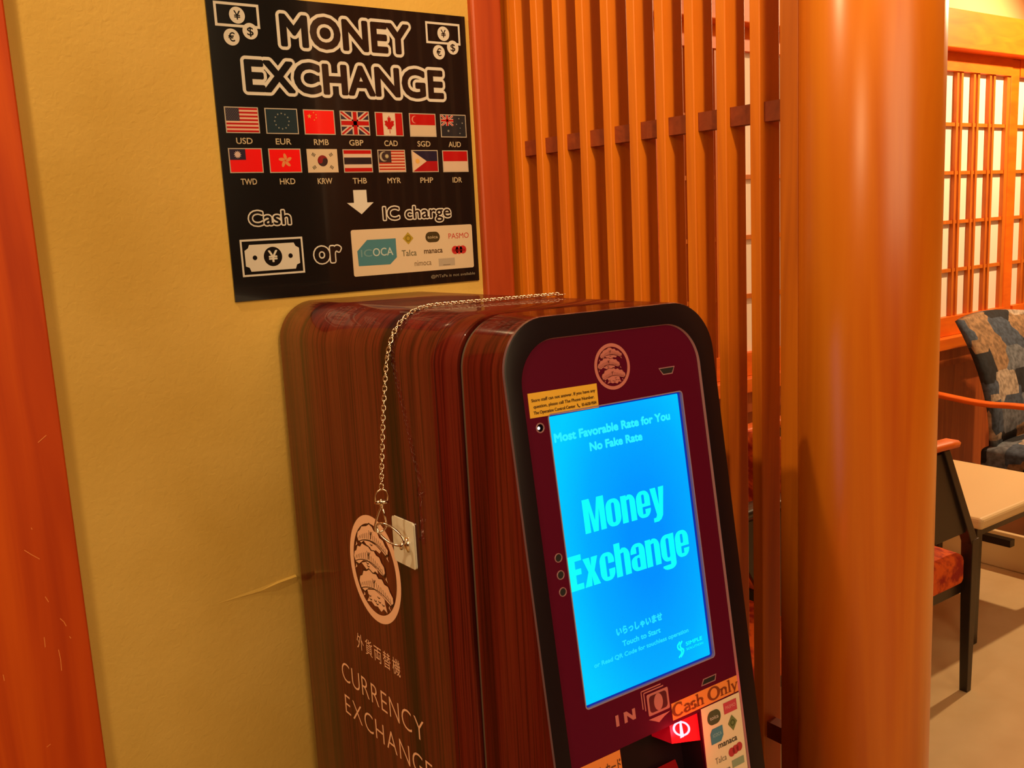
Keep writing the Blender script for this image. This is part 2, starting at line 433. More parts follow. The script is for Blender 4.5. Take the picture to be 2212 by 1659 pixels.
# far shoji wall ---------------------------------------------------
FY = 2.40
fw = struct(box('wall_far', 0.9, 5.9, FY + 0.02, FY + 0.12, 0, 2.75, PLA2))
Z = lambda r: EYE + r * FY
def bar(parent, x0, x1, z0, z1, name='muntin', m=None, y0=FY - 0.022, y1=FY):
    return box(name, x0, x1, y0, y1, z0, z1, m or (MUNT if name in ('muntin', 'crossbar') else BEAM), parent)
px0 = 4.663
period = 1.20
wn = 0
for k in (-2, -1, 0, 1):
    xa = px0 + 0.078 + period * (k - 1)     # right side of the stile on the left
    xb = px0 + period * k
    if xb > 5.9: xb = 5.88
    wn += 1
    w = struct(empty('window_%d' % wn, ((xa + xb) / 2, FY, Z(-0.25))))
    w['label'] = 'white paper shoji screen with paired wooden bars'
    inv = Matrix.Translation(-Vector(w.location))
    kids = []
    zb, zt = Z(-0.221), Z(0.239)
    kids.append(bar(w, xa, xb, zb - 0.087, zb, 'bottom_rail', y0=FY - 0.035))
    kids.append(bar(w, xa, xb, zt, zt + 0.080, 'head_rail', y0=FY - 0.03))
    # vertical bars come in pairs, measured back from the stile on the right
    offs = [0.03, 0.135, 0.170, 0.275, 0.310, 0.415, 0.450, 0.555, 0.590, 0.695, 0.730, 0.835, 0.870, 0.975, 1.010]
    edges = []
    for i, of in enumerate(offs):
        xr = xb - of
        wd2 = 0.030 if i == 0 else 0.017
        if i == 0:
            kids.append(bar(w, xb - 0.030, xb, zb, zt)); edges.append(xb - 0.030); continue
        kids.append(bar(w, xr - wd2, xr, zb, zt))
        edges += [xr, xr - wd2]
    zr = [Z(0.143), Z(0.0535), Z(-0.039), Z(-0.1315)]
    for z in zr:
        kids.append(bar(w, xa, xb, z - 0.008, z + 0.008, 'crossbar', y0=FY - 0.018, y1=FY - 0.002))
    zs = [zb] + [v for z in reversed(zr) for v in (z - 0.008, z + 0.008)] + [zt]
    xs = [xb - 0.030] + edges[1:] + [xa]
    for i in range(0, len(xs) - 1, 2):
        for j in range(0, len(zs) - 1, 2):
            kids.append(box('paper_pane', xs[i + 1], xs[i], FY - 0.003, FY + 0.002, zs[j], zs[j + 1], PAPER, w))
    for kk in kids:
        kk.matrix_parent_inverse = inv
    if k < 1:
        st = struct(box('trim_%d' % (wn + 10), px0 + period * k, px0 + period * k + 0.078, FY - 0.026, FY + 0.02, 0.86, Z(0.272), BEAM, bev=0.004))
        st['label'] = 'orange wooden stile between two shoji screens'
t = struct(box('trim_3', 0.9, 5.9, FY - 0.10, FY + 0.02, Z(0.272), Z(0.339), BEAM, bev=0.004)); t['label'] = 'broad orange head beam above the shoji screens'
t = struct(box('trim_4', 0.9, 5.9, FY - 0.075, FY + 0.02, Z(-0.281), Z(-0.258), BEAM, bev=0.004)); t['label'] = 'orange sill ledge under the shoji screens'
t = struct(box('trim_5', 0.9, 5.9, FY - 0.05, FY + 0.02, Z(-0.315), Z(-0.282), WAIN)); t['label'] = 'reddish apron board under the sill ledge'
pan = struct(empty('trim_6', (3.4, FY, 0))); pan['label'] = 'wainscot of upright wooden boards below the shoji screens'
x = 0.9
while x < 5.88:
    o = box('wainscot_board', x, min(x + 0.245, 5.88), FY - 0.006 * random.random(), FY + 0.02, 0.0, Z(-0.315), WAIN, pan, bev=0.002)
    o.matrix_parent_inverse = Matrix.Translation((-3.4, -FY, 0))
    x += 0.249

# ================================================================== LATTICE SCREEN
TH = math.radians(1.4978)
LX, LY, PIT, THK, DEP, ROFF = 0.896, 1.22, 0.0515, 0.0151, 0.037, 0.0074
lat = empty('lattice_screen', (LX, LY, 0), TH)
tag(lat, 'slatted wooden screen of tall orange-brown boards behind the machine', 'screen')
sl0 = None
for i in range(10):
    y = -PIT * i
    if sl0 is None:
        sl0 = box('slat', 0, DEP, 0, THK, 0, 2.75, SLAT, lat, bev=0.0012)
        sl0.location = (0, 0, 0)
        o = sl0
    else:
        o = sl0.copy(); COL.objects.link(o); o.parent = lat
    o.location = (0, y, 0)
for z0, z1, lb in ((0.1045, 0.1275, 'upper dark rail running through the slats'), (-0.691, -0.668, 'lower dark rail running through the slats')):
    o = box('rail', ROFF, ROFF + 0.017, -PIT * 10, 0.0, EYE + z0, EYE + z1, RAILW, lat)
    o['label'] = lb

o = box('slat', 0, DEP, -PIT * 10 - 0.002, -PIT * 10 + 0.0235, 0, 2.75, SLAT, lat, bev=0.0012)
o['label'] = 'wider end board of the screen against the pillar'
o = box('slat', 0.001, DEP, THK + 0.0004, THK + 0.060, 0, 2.75, SLAT, lat, bev=0.0012)
o['label'] = 'wide end board of the screen against the jamb'

# round pillar
PX, PY, PR = 0.929, 0.6235, 0.0745
V, F = [], []
n = 96
for z in (0.0, 2.75):
    for j in range(n):
        a = 2 * math.pi * j / n
        V.append((PR * math.cos(a), PR * math.sin(a), z))
for j in range(n):
    F.append((j, (j + 1) % n, n + (j + 1) % n, n + j))
F += [tuple(range(n - 1, -1, -1)), tuple(range(n, 2 * n))]
pl = link('wooden_pillar', V, F, PILL, smooth=True)
for p in pl.data.polygons[-2:]: p.use_smooth = False
pl.location = (PX, PY, 0)
tag(pl, 'thick round polished wooden pillar at the end of the slatted screen', 'pillar')

# ================================================================== POSTER
PU, PZ = 0.42425, EYE + 0.3125
poster = empty('money_exchange_poster', (PU + 0.198, WALLY, PZ - 0.397))
tag(poster, 'square black money exchange poster with flags taped on the plaster wall', 'poster')
pinv = Vector(poster.location)
def PF(u, v, l): return Vector((PU + u * 0.001, WALLY - 0.0030 - l, PZ + v * 0.001)) - pinv    # v is negative downwards, mm
o = link('backing_sheet', [p - pinv for p in [Vector(q) for q in boxv(PU + 0.001, PU + 0.3965, WALLY - 0.0030, WALLY, PZ - 0.3975, PZ + 0.001)]], BOXF,
         mat('poster_black', (0.005, 0.005, 0.005, 1), 0.16, coat=0.25, spec=0.3), poster)
# title
p = Print()
def outl(p, body, x0, x1, yb, cap, wout, bold):
    """black letters of the given box with a pale outline of width wout (mm)"""
    p.text(body, x0, x1, yb, cap, BLK, 3, bold)
    p.text(body, x0, x1, yb, cap, WHITE, 1, bold, wout)
outl(p, 'MONEY', 98, 297.5, -60.8, 42.5, 4.4, 0.035)
p.build('title_lettering', PF, PRINTG, poster)
p = Print()
outl(p, 'EXCHANGE', 43.5, 351, -121.6, 41.5, 4.4, 0.035)
p.build('title_lettering', PF, PRINTG, poster)
# money icons
def icon(x0, y0, x1, y1, fw, circles):
    p = Print()
    p.frame(x0, y0, x1, y1, fw, WHITE, 1)
    for cx, cy, r, ch in circles:
        p.disc(cx, cy, r, WHITE, 2)
        p.text(ch, cx - r * 0.42, cx + r * 0.42, cy - r * 0.52, r * 1.02, BLK, 3, 0.012)
    p.build('money_icon', PF, PRINTG, poster)
icon(10.5, -40.6, 71, -10.0, 3.4, ((40.8, -25.5, 10.6, '¥'), (56.7, -44.4, 10.4, '$'), (30.8, -53.5, 10.6, '€')))
icon(326, -41.8, 386, -10.8, 3.2, ((356.5, -26.6, 10.4, '¥'), (371.8, -45.5, 10.2, '$'), (346.8, -53.8, 10.4, '€')))
# flags
RED = (1.0, 0.010, 0.010, 1); CRIM = (0.55, 0.008, 0.010, 1); NAVY = (0.022, 0.028, 0.060, 1); TEAL = (0.018, 0.040, 0.055, 1)
GOLD = (0.85, 0.45, 0.08, 1); GREYB = (0.30, 0.28, 0.26, 1); ORG = (0.86, 0.30, 0.10, 1)
FL = {}
def unit(fn):
    FL[fn.__name__[2:]] = fn
@unit
def f_USD(p, X, Y):
    for i in range(13):
        p.rect(X(0), Y(i / 13), X(1), Y((i + 1) / 13), CRIM if i % 2 == 0 else (0.86, 0.55, 0.40, 1), 3)
    p.rect(X(0), Y(0), X(.42), Y(7 / 13), (0.05, 0.04, 0.06, 1), 4)
    for r_ in range(9):
        for c_ in range(6 if r_ % 2 == 0 else 5):
            p.star(X(.035 + .07 * c_ + (0 if r_ % 2 == 0 else .035)), Y(.03 + .057 * r_), .45, GREYB, 5)
@unit
def f_EUR(p, X, Y):
    p.rect(X(0), Y(0), X(1), Y(1), TEAL, 3)
    for i in range(12):
        a = math.radians(30 * i)
        p.star(X(.5) + 10.2 * math.cos(a), Y(.5) + 10.2 * math.sin(a), 1.5, (0.32, 0.34, 0.30, 1), 4)
@unit
def f_RMB(p, X, Y):
    p.rect(X(0), Y(0), X(1), Y(1), RED, 3)
    p.star(X(.17), Y(.25), 3.6, GOLD, 4)
    for a, c in ((.32, .09), (.40, .18), (.40, .31), (.33, .41)): p.star(X(a), Y(c), 1.3, GOLD, 4, rot=70)
def jack(p, x0, y0, x1, y1, bg=NAVY, L=3):
    W2 = (0.72, 0.55, 0.45, 1)
    dx, dy = x1 - x0, y1 - y0
    p.rect(x0, y0, x1, y1, bg, L)
    def diag(wf, col, l):
        w = wf * abs(dy)
        for (ax, ay, bx, by) in ((x0, y0, x1, y1), (x0, y1, x1, y0)):
            s = 1 if by > ay else -1
            kx = w * .75; ky = w * .5
            if s > 0: pts = [(ax, ay), (ax + kx, ay), (bx, by - ky), (bx, by), (bx - kx, by), (ax, ay + ky)]
            else: pts = [(ax, ay), (ax + kx, ay), (bx, by + ky), (bx, by), (bx - kx, by), (ax, ay - ky)]
            p.poly(pts, col, l)
    if y0 > y1: y0, y1 = y1, y0
    diag(.24, W2, L + 1); diag(.09, CRIM, L + 2)
    cx, cy = (x0 + x1) / 2, (y0 + y1) / 2
    w = abs(dy) * .16
    p.rect(cx - w, y0, cx + w, y1, W2, L + 3); p.rect(x0, cy - w, x1, cy + w, W2, L + 3)
    w *= .58
    p.rect(cx - w, y0, cx + w, y1, CRIM, L + 4); p.rect(x0, cy - w, x1, cy + w, CRIM, L + 4)
@unit
def f_GBP(p, X, Y):
    jack(p, X(0), Y(0), X(1), Y(1))
@unit
def f_CAD(p, X, Y):
    p.rect(X(0), Y(0), X(1), Y(1), (0.80, 0.66, 0.52, 1), 3)
    p.rect(X(0), Y(0), X(.26), Y(1), CRIM, 4); p.rect(X(.74), Y(0), X(1), Y(1), CRIM, 4)
    h = [(0, .92), (0, .70), (.14, .73), (.12, .66), (.30, .52), (.26, .48), (.30, .34), (.20, .36), (.17, .31), (.09, .40), (.10, .18), (.05, .22), (0, .10)]
    pts = [(X(.5 + a * .62), Y(c)) for a, c in h] + [(X(.5 - a * .62), Y(c)) for a, c in reversed(h[2:-1])]
    pts = [(X(.51), Y(.92)), (X(.51), Y(.72))] + [(X(.5 + a * .62), Y(c)) for a, c in h[2:]] + [(X(.5 - a * .62), Y(c)) for a, c in reversed(h[2:-1])] + [(X(.49), Y(.72)), (X(.49), Y(.92))]
    p.poly(pts, CRIM, 5)
@unit
def f_SGD(p, X, Y):
    p.rect(X(0), Y(0), X(1), Y(.5), CRIM, 3); p.rect(X(0), Y(.5), X(1), Y(1), (0.72, 0.58, 0.42, 1), 3)
    p.disc(X(.19), Y(.25), 5.4, (0.80, 0.30, 0.24, 1), 4); p.disc(X(.225), Y(.25), 4.9, CRIM, 5)
@unit
def f_AUD(p, X, Y):
    p.rect(X(0), Y(0), X(1), Y(1), (0.014, 0.028, 0.038, 1), 3)
    jack(p, X(0), Y(0), X(.5), Y(.5), NAVY, 4)
    for a, c, r_ in ((.27, .74, 2.2), (.73, .15, 1.3), (.62, .42, 1.2), (.86, .36, 1.5), (.76, .60, 1.0), (.74, .85, 1.3)): p.star(X(a), Y(c), r_, GREYB, 9, n=7, k=.55)
@unit
def f_TWD(p, X, Y):
    p.rect(X(0), Y(0), X(1), Y(1), RED, 3); p.rect(X(0), Y(0), X(.5), Y(.47), (0.03, 0.02, 0.05, 1), 4)
    p.star(X(.25), Y(.24), 5.3, (0.75, 0.55, 0.50, 1), 5, n=12, k=.62)
@unit
def f_HKD(p, X, Y):
    p.rect(X(0), Y(0), X(1), Y(1), RED, 3)
    for i in range(5):
        a = math.radians(90 + 72 * i)
        cx, cy = X(.5) + 5.2 * math.cos(a), Y(.5) + 5.2 * math.sin(a)
        ax, ay = math.cos(a), math.sin(a)
        pts = []
        for j in range(14):
            t = 2 * math.pi * j / 14
            u_, v_ = 4.6 * math.cos(t), 2.3 * math.sin(t) + .9 * math.cos(t)
            pts.append((cx + u_ * ax - v_ * ay, cy + u_ * ay + v_ * ax))
        p.poly(pts, ORG, 4 )
@unit
def f_KRW(p, X, Y):
    p.rect(X(0) - 1.2, Y(0) + 1.2, X(1) + 1.2, Y(1) - 1.2, (0.76, 0.60, 0.42, 1), 3)
    p.disc(X(.5), Y(.5), 7.6, (0.25, 0.006, 0.012, 1), 4, a0=0, a1=180)
    p.disc(X(.5), Y(.5), 7.6, (0.02, 0.012, 0.02, 1), 4, a0=180, a1=360)
    p.disc(X(.5) - 3.8, Y(.5), 3.8, (0.25, 0.006, 0.012, 1), 5); p.disc(X(.5) + 3.8, Y(.5), 3.8, (0.02, 0.012, 0.02, 1), 5)
    for a, c, s in ((.2, .22, 1), (.8, .22, -1), (.2, .8, -1), (.8, .8, 1)):
        for k in (-1, 0, 1):
            ox, oy = X(a) + k * 1.9 * .83, Y(c) - s * k * 1.9 * .55
            p.line([(ox - s * -2.2 * .55, oy + 2.2 * .83), (ox + s * -2.2 * .55, oy - 2.2 * .83)], 1.1, (0.10, 0.08, 0.05, 1), 4)
@unit
def f_THB(p, X, Y):
    Wt = (0.76, 0.58, 0.46, 1)
    for a, c, col in ((0, .17, CRIM), (.17, .34, Wt), (.34, .66, (0.012, 0.016, 0.026, 1)), (.66, .83, Wt), (.83, 1, CRIM)): p.rect(X(0), Y(a), X(1), Y(c), col, 3)
@unit
def f_MYR(p, X, Y):
    for i in range(14):
        p.rect(X(0), Y(i / 14), X(1), Y((i + 1) / 14), (0.50, 0.04, 0.02, 1) if i % 2 == 0 else (0.80, 0.48, 0.34, 1), 3)
    p.rect(X(0), Y(0), X(.48), Y(.57), (0.04, 0.03, 0.035, 1), 4)
    p.disc(X(.2), Y(.28), 7.2, (0.50, 0.42, 0.30, 1), 5); p.disc(X(.255), Y(.27), 6.2, (0.04, 0.03, 0.035, 1), 6)
    p.star(X(.31), Y(.27), 3.6, (0.55, 0.47, 0.28, 1), 7, n=14, k=.6)
@unit
def f_PHP(p, X, Y):
    p.rect(X(0), Y(0), X(1), Y(.5), (0.012, 0.016, 0.05, 1), 3); p.rect(X(0), Y(.5), X(1), Y(1), (0.45, 0.008, 0.014, 1), 3)
    p.poly([(X(0), Y(0)), (X(.56), Y(.5)), (X(0), Y(1))], (0.80, 0.58, 0.40, 1), 4)
    p.star(X(.19), Y(.5), 4.4, (0.85, 0.48, 0.12, 1), 5, n=8, k=.7)
@unit
def f_IDR(p, X, Y):
    p.rect(X(0), Y(0), X(1), Y(.5), CRIM, 3); p.rect(X(0), Y(.5), X(1), Y(1), (0.76, 0.58, 0.44, 1), 3)
fx = [11.1, 66.2, 121.3, 176.2, 231.5, 287.9, 341.5]
fx1 = [57.4, 112.8, 167.8, 222.2, 277.1, 333.6, 387.7]
rows = (('USD', 'EUR', 'RMB', 'GBP', 'CAD', 'SGD', 'AUD'), ('TWD', 'HKD', 'KRW', 'THB', 'MYR', 'PHP', 'IDR'))
desc = dict(USD='stars and stripes', EUR='ring of stars on blue', RMB='red with yellow stars', GBP='union cross', CAD='red maple leaf', SGD='red over white with crescent', AUD='dark blue with southern stars',
            TWD='red with blue sun canton', HKD='red with five-petal flower', KRW='white with round taegeuk', THB='red, white and blue stripes', MYR='stripes with crescent and sun', PHP='white triangle with sun, blue and red', IDR='red over white')
lx = [34.6, 89.3, 144.9, 198.9, 254.9, 310.6, 365.0]
for r_, names in enumerate(rows):
    for c_, nm in enumerate(names):
        y0 = -(141.6 if r_ == 0 else 194.8) - 0.35 * c_
        y1 = -(175.4 if r_ == 0 else 227.2) - 0.36 * c_
        p = Print()
        if nm != 'KRW': p.rect(fx[c_], y1, fx1[c_], y0, (0.58, 0.50, 0.40, 1), 2)
        X = lambda a, c_=c_: fx[c_] + 1.4 + a * (fx1[c_] - fx[c_] - 2.8)
        Y = lambda a, y0=y0, y1=y1: y0 - 1.3 + a * (y1 - y0 + 2.6)
        FL[nm](p, X, Y)
        p.build('flag_print', PF, PRINTG, poster, desc[nm])
        p = Print()
        yc = -(189.4 if r_ == 0 else 242.7) - 0.42 * c_
        cx = lx[c_] + (0.8 if r_ else 0)
        hw = 11.2 if nm not in ('IDR',) else 8.5
        p.text(nm, cx - hw, cx + hw, yc, 8.0, (0.62, 0.50, 0.32, 1), 2, 0.016)
        p.build('currency_code', PF, PRINTG, poster)
# arrow, words, note, card
p = Print()
p.poly([(187.9, -253), (209, -253), (209, -271), (219.3, -271), (198.8, -287.5), (176.8, -271), (187.9, -271)], WHITE, 1)
p.build('arrow_print', PF, PRINTG, poster)
p = Print(); outl(p, 'Cash', 30.5, 89.5, -297.0, 19.0, 1.9, 0.015); p.build('cash_lettering', PF, PRINTG, poster)
p = Print(); outl(p, 'IC charge', 234, 350, -297.0, 18.4, 1.9, 0.012); p.build('charge_lettering', PF, PRINTG, poster)
p = Print()
outl(p, 'or', 120, 161.5, -353.4, 33.0, 1.9, 0.03)
p.build('or_lettering', PF, PRINTG, poster)
p = Print()
p.frame(14.5, -365, 104.2, -315, 2.6, WHITE, 1)
nt = [(27, -322.5), (91, -322.5), (93, -327), (98, -330), (98, -351), (93, -353), (91, -358.5), (27, -358.5), (25, -353), (20, -351), (20, -330), (25, -327)]
p.poly(nt, WHITE, 1)
p.disc(59.3, -339.8, 13.2, BLK, 2)
p.text('¥', 52.5, 66.1, -347.5, 15.5, WHITE, 3, 0.02)
p.disc(33.6, -340.1, 3.2, BLK, 2); p.disc(84.7, -340.2, 3.2, BLK, 2)
p.build('banknote_print', PF, PRINTG, poster, 'white banknote drawing with a yen sign')
def rrect(x0, y0, x1, y1, r_, n=6):
    pts = []
    for cx, cy, a0 in ((x1 - r_, y1 - r_, 0), (x0 + r_, y1 - r_, 90), (x0 + r_, y0 + r_, 180), (x1 - r_, y0 + r_, 270)):
        for i in range(n + 1):
            a = math.radians(a0 + 90 * i / n)
            pts.append((cx + r_ * math.cos(a), cy + r_ * math.sin(a)))
    return pts
p = Print()
CARD = (0.80, 0.64, 0.45, 1)
p.poly(rrect(179, -376.6, 387.5, -309.5, 3), CARD, 1)
p.build('card_panel', PF, PRINTG, poster, 'cream panel of transit card logos')
p = Print()
p.poly([(187, -340.2), (204, -324.7), (251.3, -324.7), (251.2, -352.6), (239.4, -362.4), (187.7, -361.8)], (0.07, 0.26, 0.33, 1), 2)
p.text('IC', 192.5, 210.5, -349, 10.5, (0.18, 0.38, 0.42, 1), 3, 0.01); p.text('OCA', 212, 245.6, -349, 11.5, (0.55, 0.68, 0.66, 1), 3, 0.01)
p.build('card_logo', PF, PRINTG, poster, 'pale blue tag-shaped card logo')
p = Print(); p.poly([(263.3, -325.6), (272.6, -316.6), (281.7, -325.9), (272.5, -335)], (0.50, 0.36, 0.04, 1), 2); p.ring(272.5, -325.8, 3.0, 4.8, (0.28, 0.20, 0.02, 1), 3, 20)
p.build('card_logo', PF, PRINTG, poster, 'olive diamond logo')
p = Print(); p.poly(rrect(302.6, -333.8, 327.9, -318, 7.8), (0.06, 0.05, 0.02, 1), 2); p.text('toica', 306, 324.5, -328.2, 4.6, (0.55, 0.45, 0.28, 1), 3, 0.02)
p.build('card_logo', PF, PRINTG, poster, 'dark rounded badge logo')
p = Print(); p.text('PASMO', 343.5, 380.8, -330, 8.0, (0.62, 0.07, 0.06, 1), 2, 0.0); p.build('card_logo', PF, PRINTG, poster)
p = Print(); p.text('TaIca', 260, 285.4, -352, 9.0, (0.16, 0.16, 0.10, 1), 2, 0.01); p.build('card_logo', PF, PRINTG, poster)
p = Print(); p.text('manaca', 298.5, 331.6, -350.3, 8.2, (0.10, 0.06, 0.03, 1), 2, 0.02); p.build('card_logo', PF, PRINTG, poster)
p = Print()
for cx in (354.5, 361.5, 368.5): p.disc(cx, -347.8, 6.4, (0.62, 0.035, 0.035, 1), 2)
p.text('sugoca', 351, 372.5, -349.8, 4.6, (0.28, 0.01, 0.01, 1), 3, 0.02)
p.build('card_logo', PF, PRINTG, poster, 'red three-lobed logo')
p = Print(); p.text('nimoca', 280.8, 310.2, -367.8, 8.4, (0.22, 0.15, 0.08, 1), 2, 0.0); p.build('card_logo', PF, PRINTG, poster)
p = Print(); p.rect(323.2, -371, 352.5, -359.4, (0.52, 0.44, 0.34, 1), 2); p.rect(331, -369.8, 344, -369.0, (0.2, 0.15, 0.1, 1), 3); p.build('card_logo', PF, PRINTG, poster, 'plain grey box logo')
p = Print(); p.text('@PiTaPa is not available', 308, 388.6, -388.0, 4.3, (0.30, 0.25, 0.18, 1), 2, 0.012); p.build('small_print', PF, PRINTG, poster)

# ================================================================== THE MACHINE
MO = Vector((0.4799358, 0.7153591, EYE - 0.0028290))
MR = Matrix(((0.9998947, 0.0028581, 0.0142250), (-0.0032227, 0.9996652, 0.0256717), (-0.0141468, -0.0257149, 0.9995692)))
BT = 0.134015
KB = math.sqrt(1 + BT * BT)
MW, ML = 0.2755, 0.532
kiosk = bpy.data.objects.new('currency_exchange_machine', None)
COL.objects.link(kiosk)
kiosk.matrix_world = Matrix.Translation(MO) @ MR.to_4x4()
tag(kiosk, 'dark red wood-grain currency exchange machine with a lit blue screen', 'machine')
MZB = -1.440
def ztop(y): return -0.0840 + 0.019 * y
def section(y, inset=0.0, r_=0.053, n=14, drop=0.0):
    """half-open outline in x,z from lower left, over the top, to lower right"""
    zt = ztop(y) - inset - drop
    x0, x1 = inset, MW - inset
    rr = max(r_ - inset, 0.002)
    pts = [(x0, MZB), (x0, -0.75), (x0, -0.40)]
    for i in range(n + 1):
        a = math.radians(180 - 90 * i / n)
        pts.append((x0 + rr + rr * math.cos(a), zt - rr + rr * math.sin(a)))
    for i in range(n + 1):
        a = math.radians(90 - 90 * i / n)
        pts.append((x1 - rr + rr * math.cos(a), zt - rr + rr * math.sin(a)))
    pts += [(x1, -0.40), (x1, -0.75), (x1, MZB)]
    return pts
def yfront(z): return BT * max(z, -0.75)
def loft(name, stations, m, parent, capped=False, smooth=True):
    V, F = [], []
    k = len(stations[0])
    for s in stations: V += s
    for i in range(len(stations) - 1):
        for j in range(k - 1):
            F.append((i * k + j, (i + 1) * k + j, (i + 1) * k + j + 1, i * k + j + 1))
    if capped:
        F.append(tuple(range(k)))
        F.append(tuple(reversed(range((len(stations) - 1) * k, len(stations) * k))))
    o = link(name, V, F, m, parent, smooth=smooth)
    if smooth:
        md = o.modifiers.new('es', 'EDGE_SPLIT'); md.split_angle = math.radians(40)
    return o
def st(y, inset=0.0, drop=0.0): return [(a, y, c) for a, c in section(y, inset, drop=drop)]
loft('cabinet', [st(0.0655, 0.004), st(0.0655, 0.001), st(0.0668, 0.0)] + [st(y) for y in (0.12, 0.2, 0.3, 0.4)] + [st(0.527, 0), st(0.5305, 0.0025), st(ML, 0.006)], ROSE, kiosk, capped=True)
loft('seam_core', [st(0.05, 0.005), st(0.07, 0.005)], BLACKM, kiosk, capped=True)
loft('seal_strip', [st(0.0565, 0.0048), st(0.0565, 0.0022), st(0.0600, 0.0022), st(0.0600, 0.0048)], GREY, kiosk)
def stf(off, inset=0.0):
    return [(a, yfront(c) + off, c) for a, c in section(0.0, inset)]
def door_st(t_):
    fr_ = stf(0.0030); bk = st(0.0545)
    return [(a[0], a[1] + (b_[1] - a[1]) * t_, a[2] + (b_[2] - a[2]) * t_) for a, b_ in zip(fr_, bk)]
loft('door_shell', [door_st(0.0), door_st(0.35), door_st(0.7), st(0.0535), st(0.0548, 0.0012), st(0.0548, 0.006)], ROSE, kiosk)
# bezel: chamfer, ring, inner lip
NI = 14
def inner(inset=0.0):
    x0, x1 = 0.0183 + inset, 0.2527 - inset
    zt = -0.1062 / KB - inset
    rr = 0.044 - inset
    pts = [(x0, MZB), (x0, -0.75), (x0, -0.40)]
    for i in range(NI + 1):
        a = math.radians(180 - 90 * i / NI)
        pts.append((x0 + rr + rr * math.cos(a), zt - rr + rr * math.sin(a)))
    for i in range(NI + 1):
        a = math.radians(90 - 90 * i / NI)
        pts.append((x1 - rr + rr * math.cos(a), zt - rr + rr * math.sin(a)))
    pts += [(x1, -0.40), (x1, -0.75), (x1, MZB)]
    return pts
def inn(off, inset=0.0): return [(a, yfront(c) + off, c) for a, c in inner(inset)]
loft('bezel_edge', [stf(0.0030), stf(0.0006, 0.0006)], mat('bezel_edge_plastic', (0.16, 0.085, 0.10, 1), 0.12, coat=0.5), kiosk)
loft('bezel', [stf(0.0006, 0.0006), stf(0.0, 0.0025), inn(0.0, -0.0006), inn(0.0006, 0.0)], BLACKG, kiosk)
loft('bezel_lip', [inn(0.0006, 0.0), inn(0.0032, 0.0012)], LIP, kiosk)
# front panel mapping (mm)
PD = 0.0034     # the panel lies this deep inside the bezel
def FM(x_, t_, l, d=PD):
    z = t_ * 0.001 / KB
    nrm = Vector((0, -1, BT)) / KB
    return Vector((x_ * 0.001, BT * z, z)) + nrm * (l - d)
def plate(name, outer, holes, m, parent, d0, d1, front=True):
    loops = [[Vector((p_[0], p_[1], 0)) for p_ in outer]] + [[Vector((p_[0], p_[1], 0)) for p_ in h] for h in holes]
    t_ = tessellate_polygon(loops)
    allp = list(outer)
    for h in holes: allp += list(h)
    V = [FM(a, c, 0, d0) for a, c in allp]
    F = [tuple(x_) for x_ in t_]
    base = len(V)
    V += [FM(a, c, 0, d1) for a, c in allp]
    k = 0
    for lp in [outer] + list(holes):
        n_ = len(lp)
        for i in range(n_):
            F.append((k + i, k + (i + 1) % n_, base + k + (i + 1) % n_, base + k + i))
        k += n_
    return link(name, V, F, m, parent)
io = [(a * 1000, c * 1000 * KB) for a, c in inner(0.0008)]
io = [q for q in io if q[1] > -740] 
io = [(io[0][0], -740)] + io + [(io[-1][0], -740)]
scr_hole = rrect(46.0, -462.4, 223.0, -178.0, 3.5)
rec_hole = [(80.6, -512.6), (190.5, -512.6), (190.5, -650), (80.6, -650)]
plate('front_panel', io, [scr_hole, rec_hole], MAROON, kiosk, PD, PD + 0.0035)
# lip around the screen opening, lavender colour standing in for reflected screen light
loops_o = rrect(45.2, -463.2, 223.8, -177.2, 4.2)
plate('screen_lip', loops_o, [rrect(46.4, -462.0, 222.6, -178.4, 3.2)], mat('screen_lip_plastic', (0.28, 0.22, 0.34, 1), 0.3), kiosk, PD - 0.0005, PD + 0.003)
so = [FM(a, c, 0, PD + 0.0032) for a, c in [(44, -466), (225, -466), (225, -176), (44, -176)]]
link('screen_border', [FM(a, c, 0, PD + 0.0034) for a, c in [(44, -466), (225, -466), (225, -176), (44, -176)]], [(0, 1, 2, 3)], mat('screen_glass_border', (0.002, 0.004, 0.05, 1), 0.15, emit=(0.0, 0.03, 0.42, 1), es=0.8), kiosk)
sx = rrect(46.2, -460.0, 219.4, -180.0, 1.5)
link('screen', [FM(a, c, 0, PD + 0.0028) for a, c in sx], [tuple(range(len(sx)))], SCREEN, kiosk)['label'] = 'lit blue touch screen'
SD = PD + 0.0028
def SF(x_, t_, l): return FM(x_, t_, l, SD)
CY1 = rgb(40, 240, 255); CY2 = rgb(0, 255, 250); CY3 = rgb(30, 225, 255)
def stxt(body, x0, x1, yb, cap, col, bold, name='screen_text'):
    p = Print(); p.text(body, x0, x1, yb, cap, col, 1, bold); p.build(name, SF, PRINTE, kiosk)
stxt('Most Favorable Rate for You', 51.3, 204.6, -205.6, 8.9, CY1, 0.045)
stxt('No Fake Rate', 92.9, 162.8, -220.6, 8.7, CY1, 0.045)
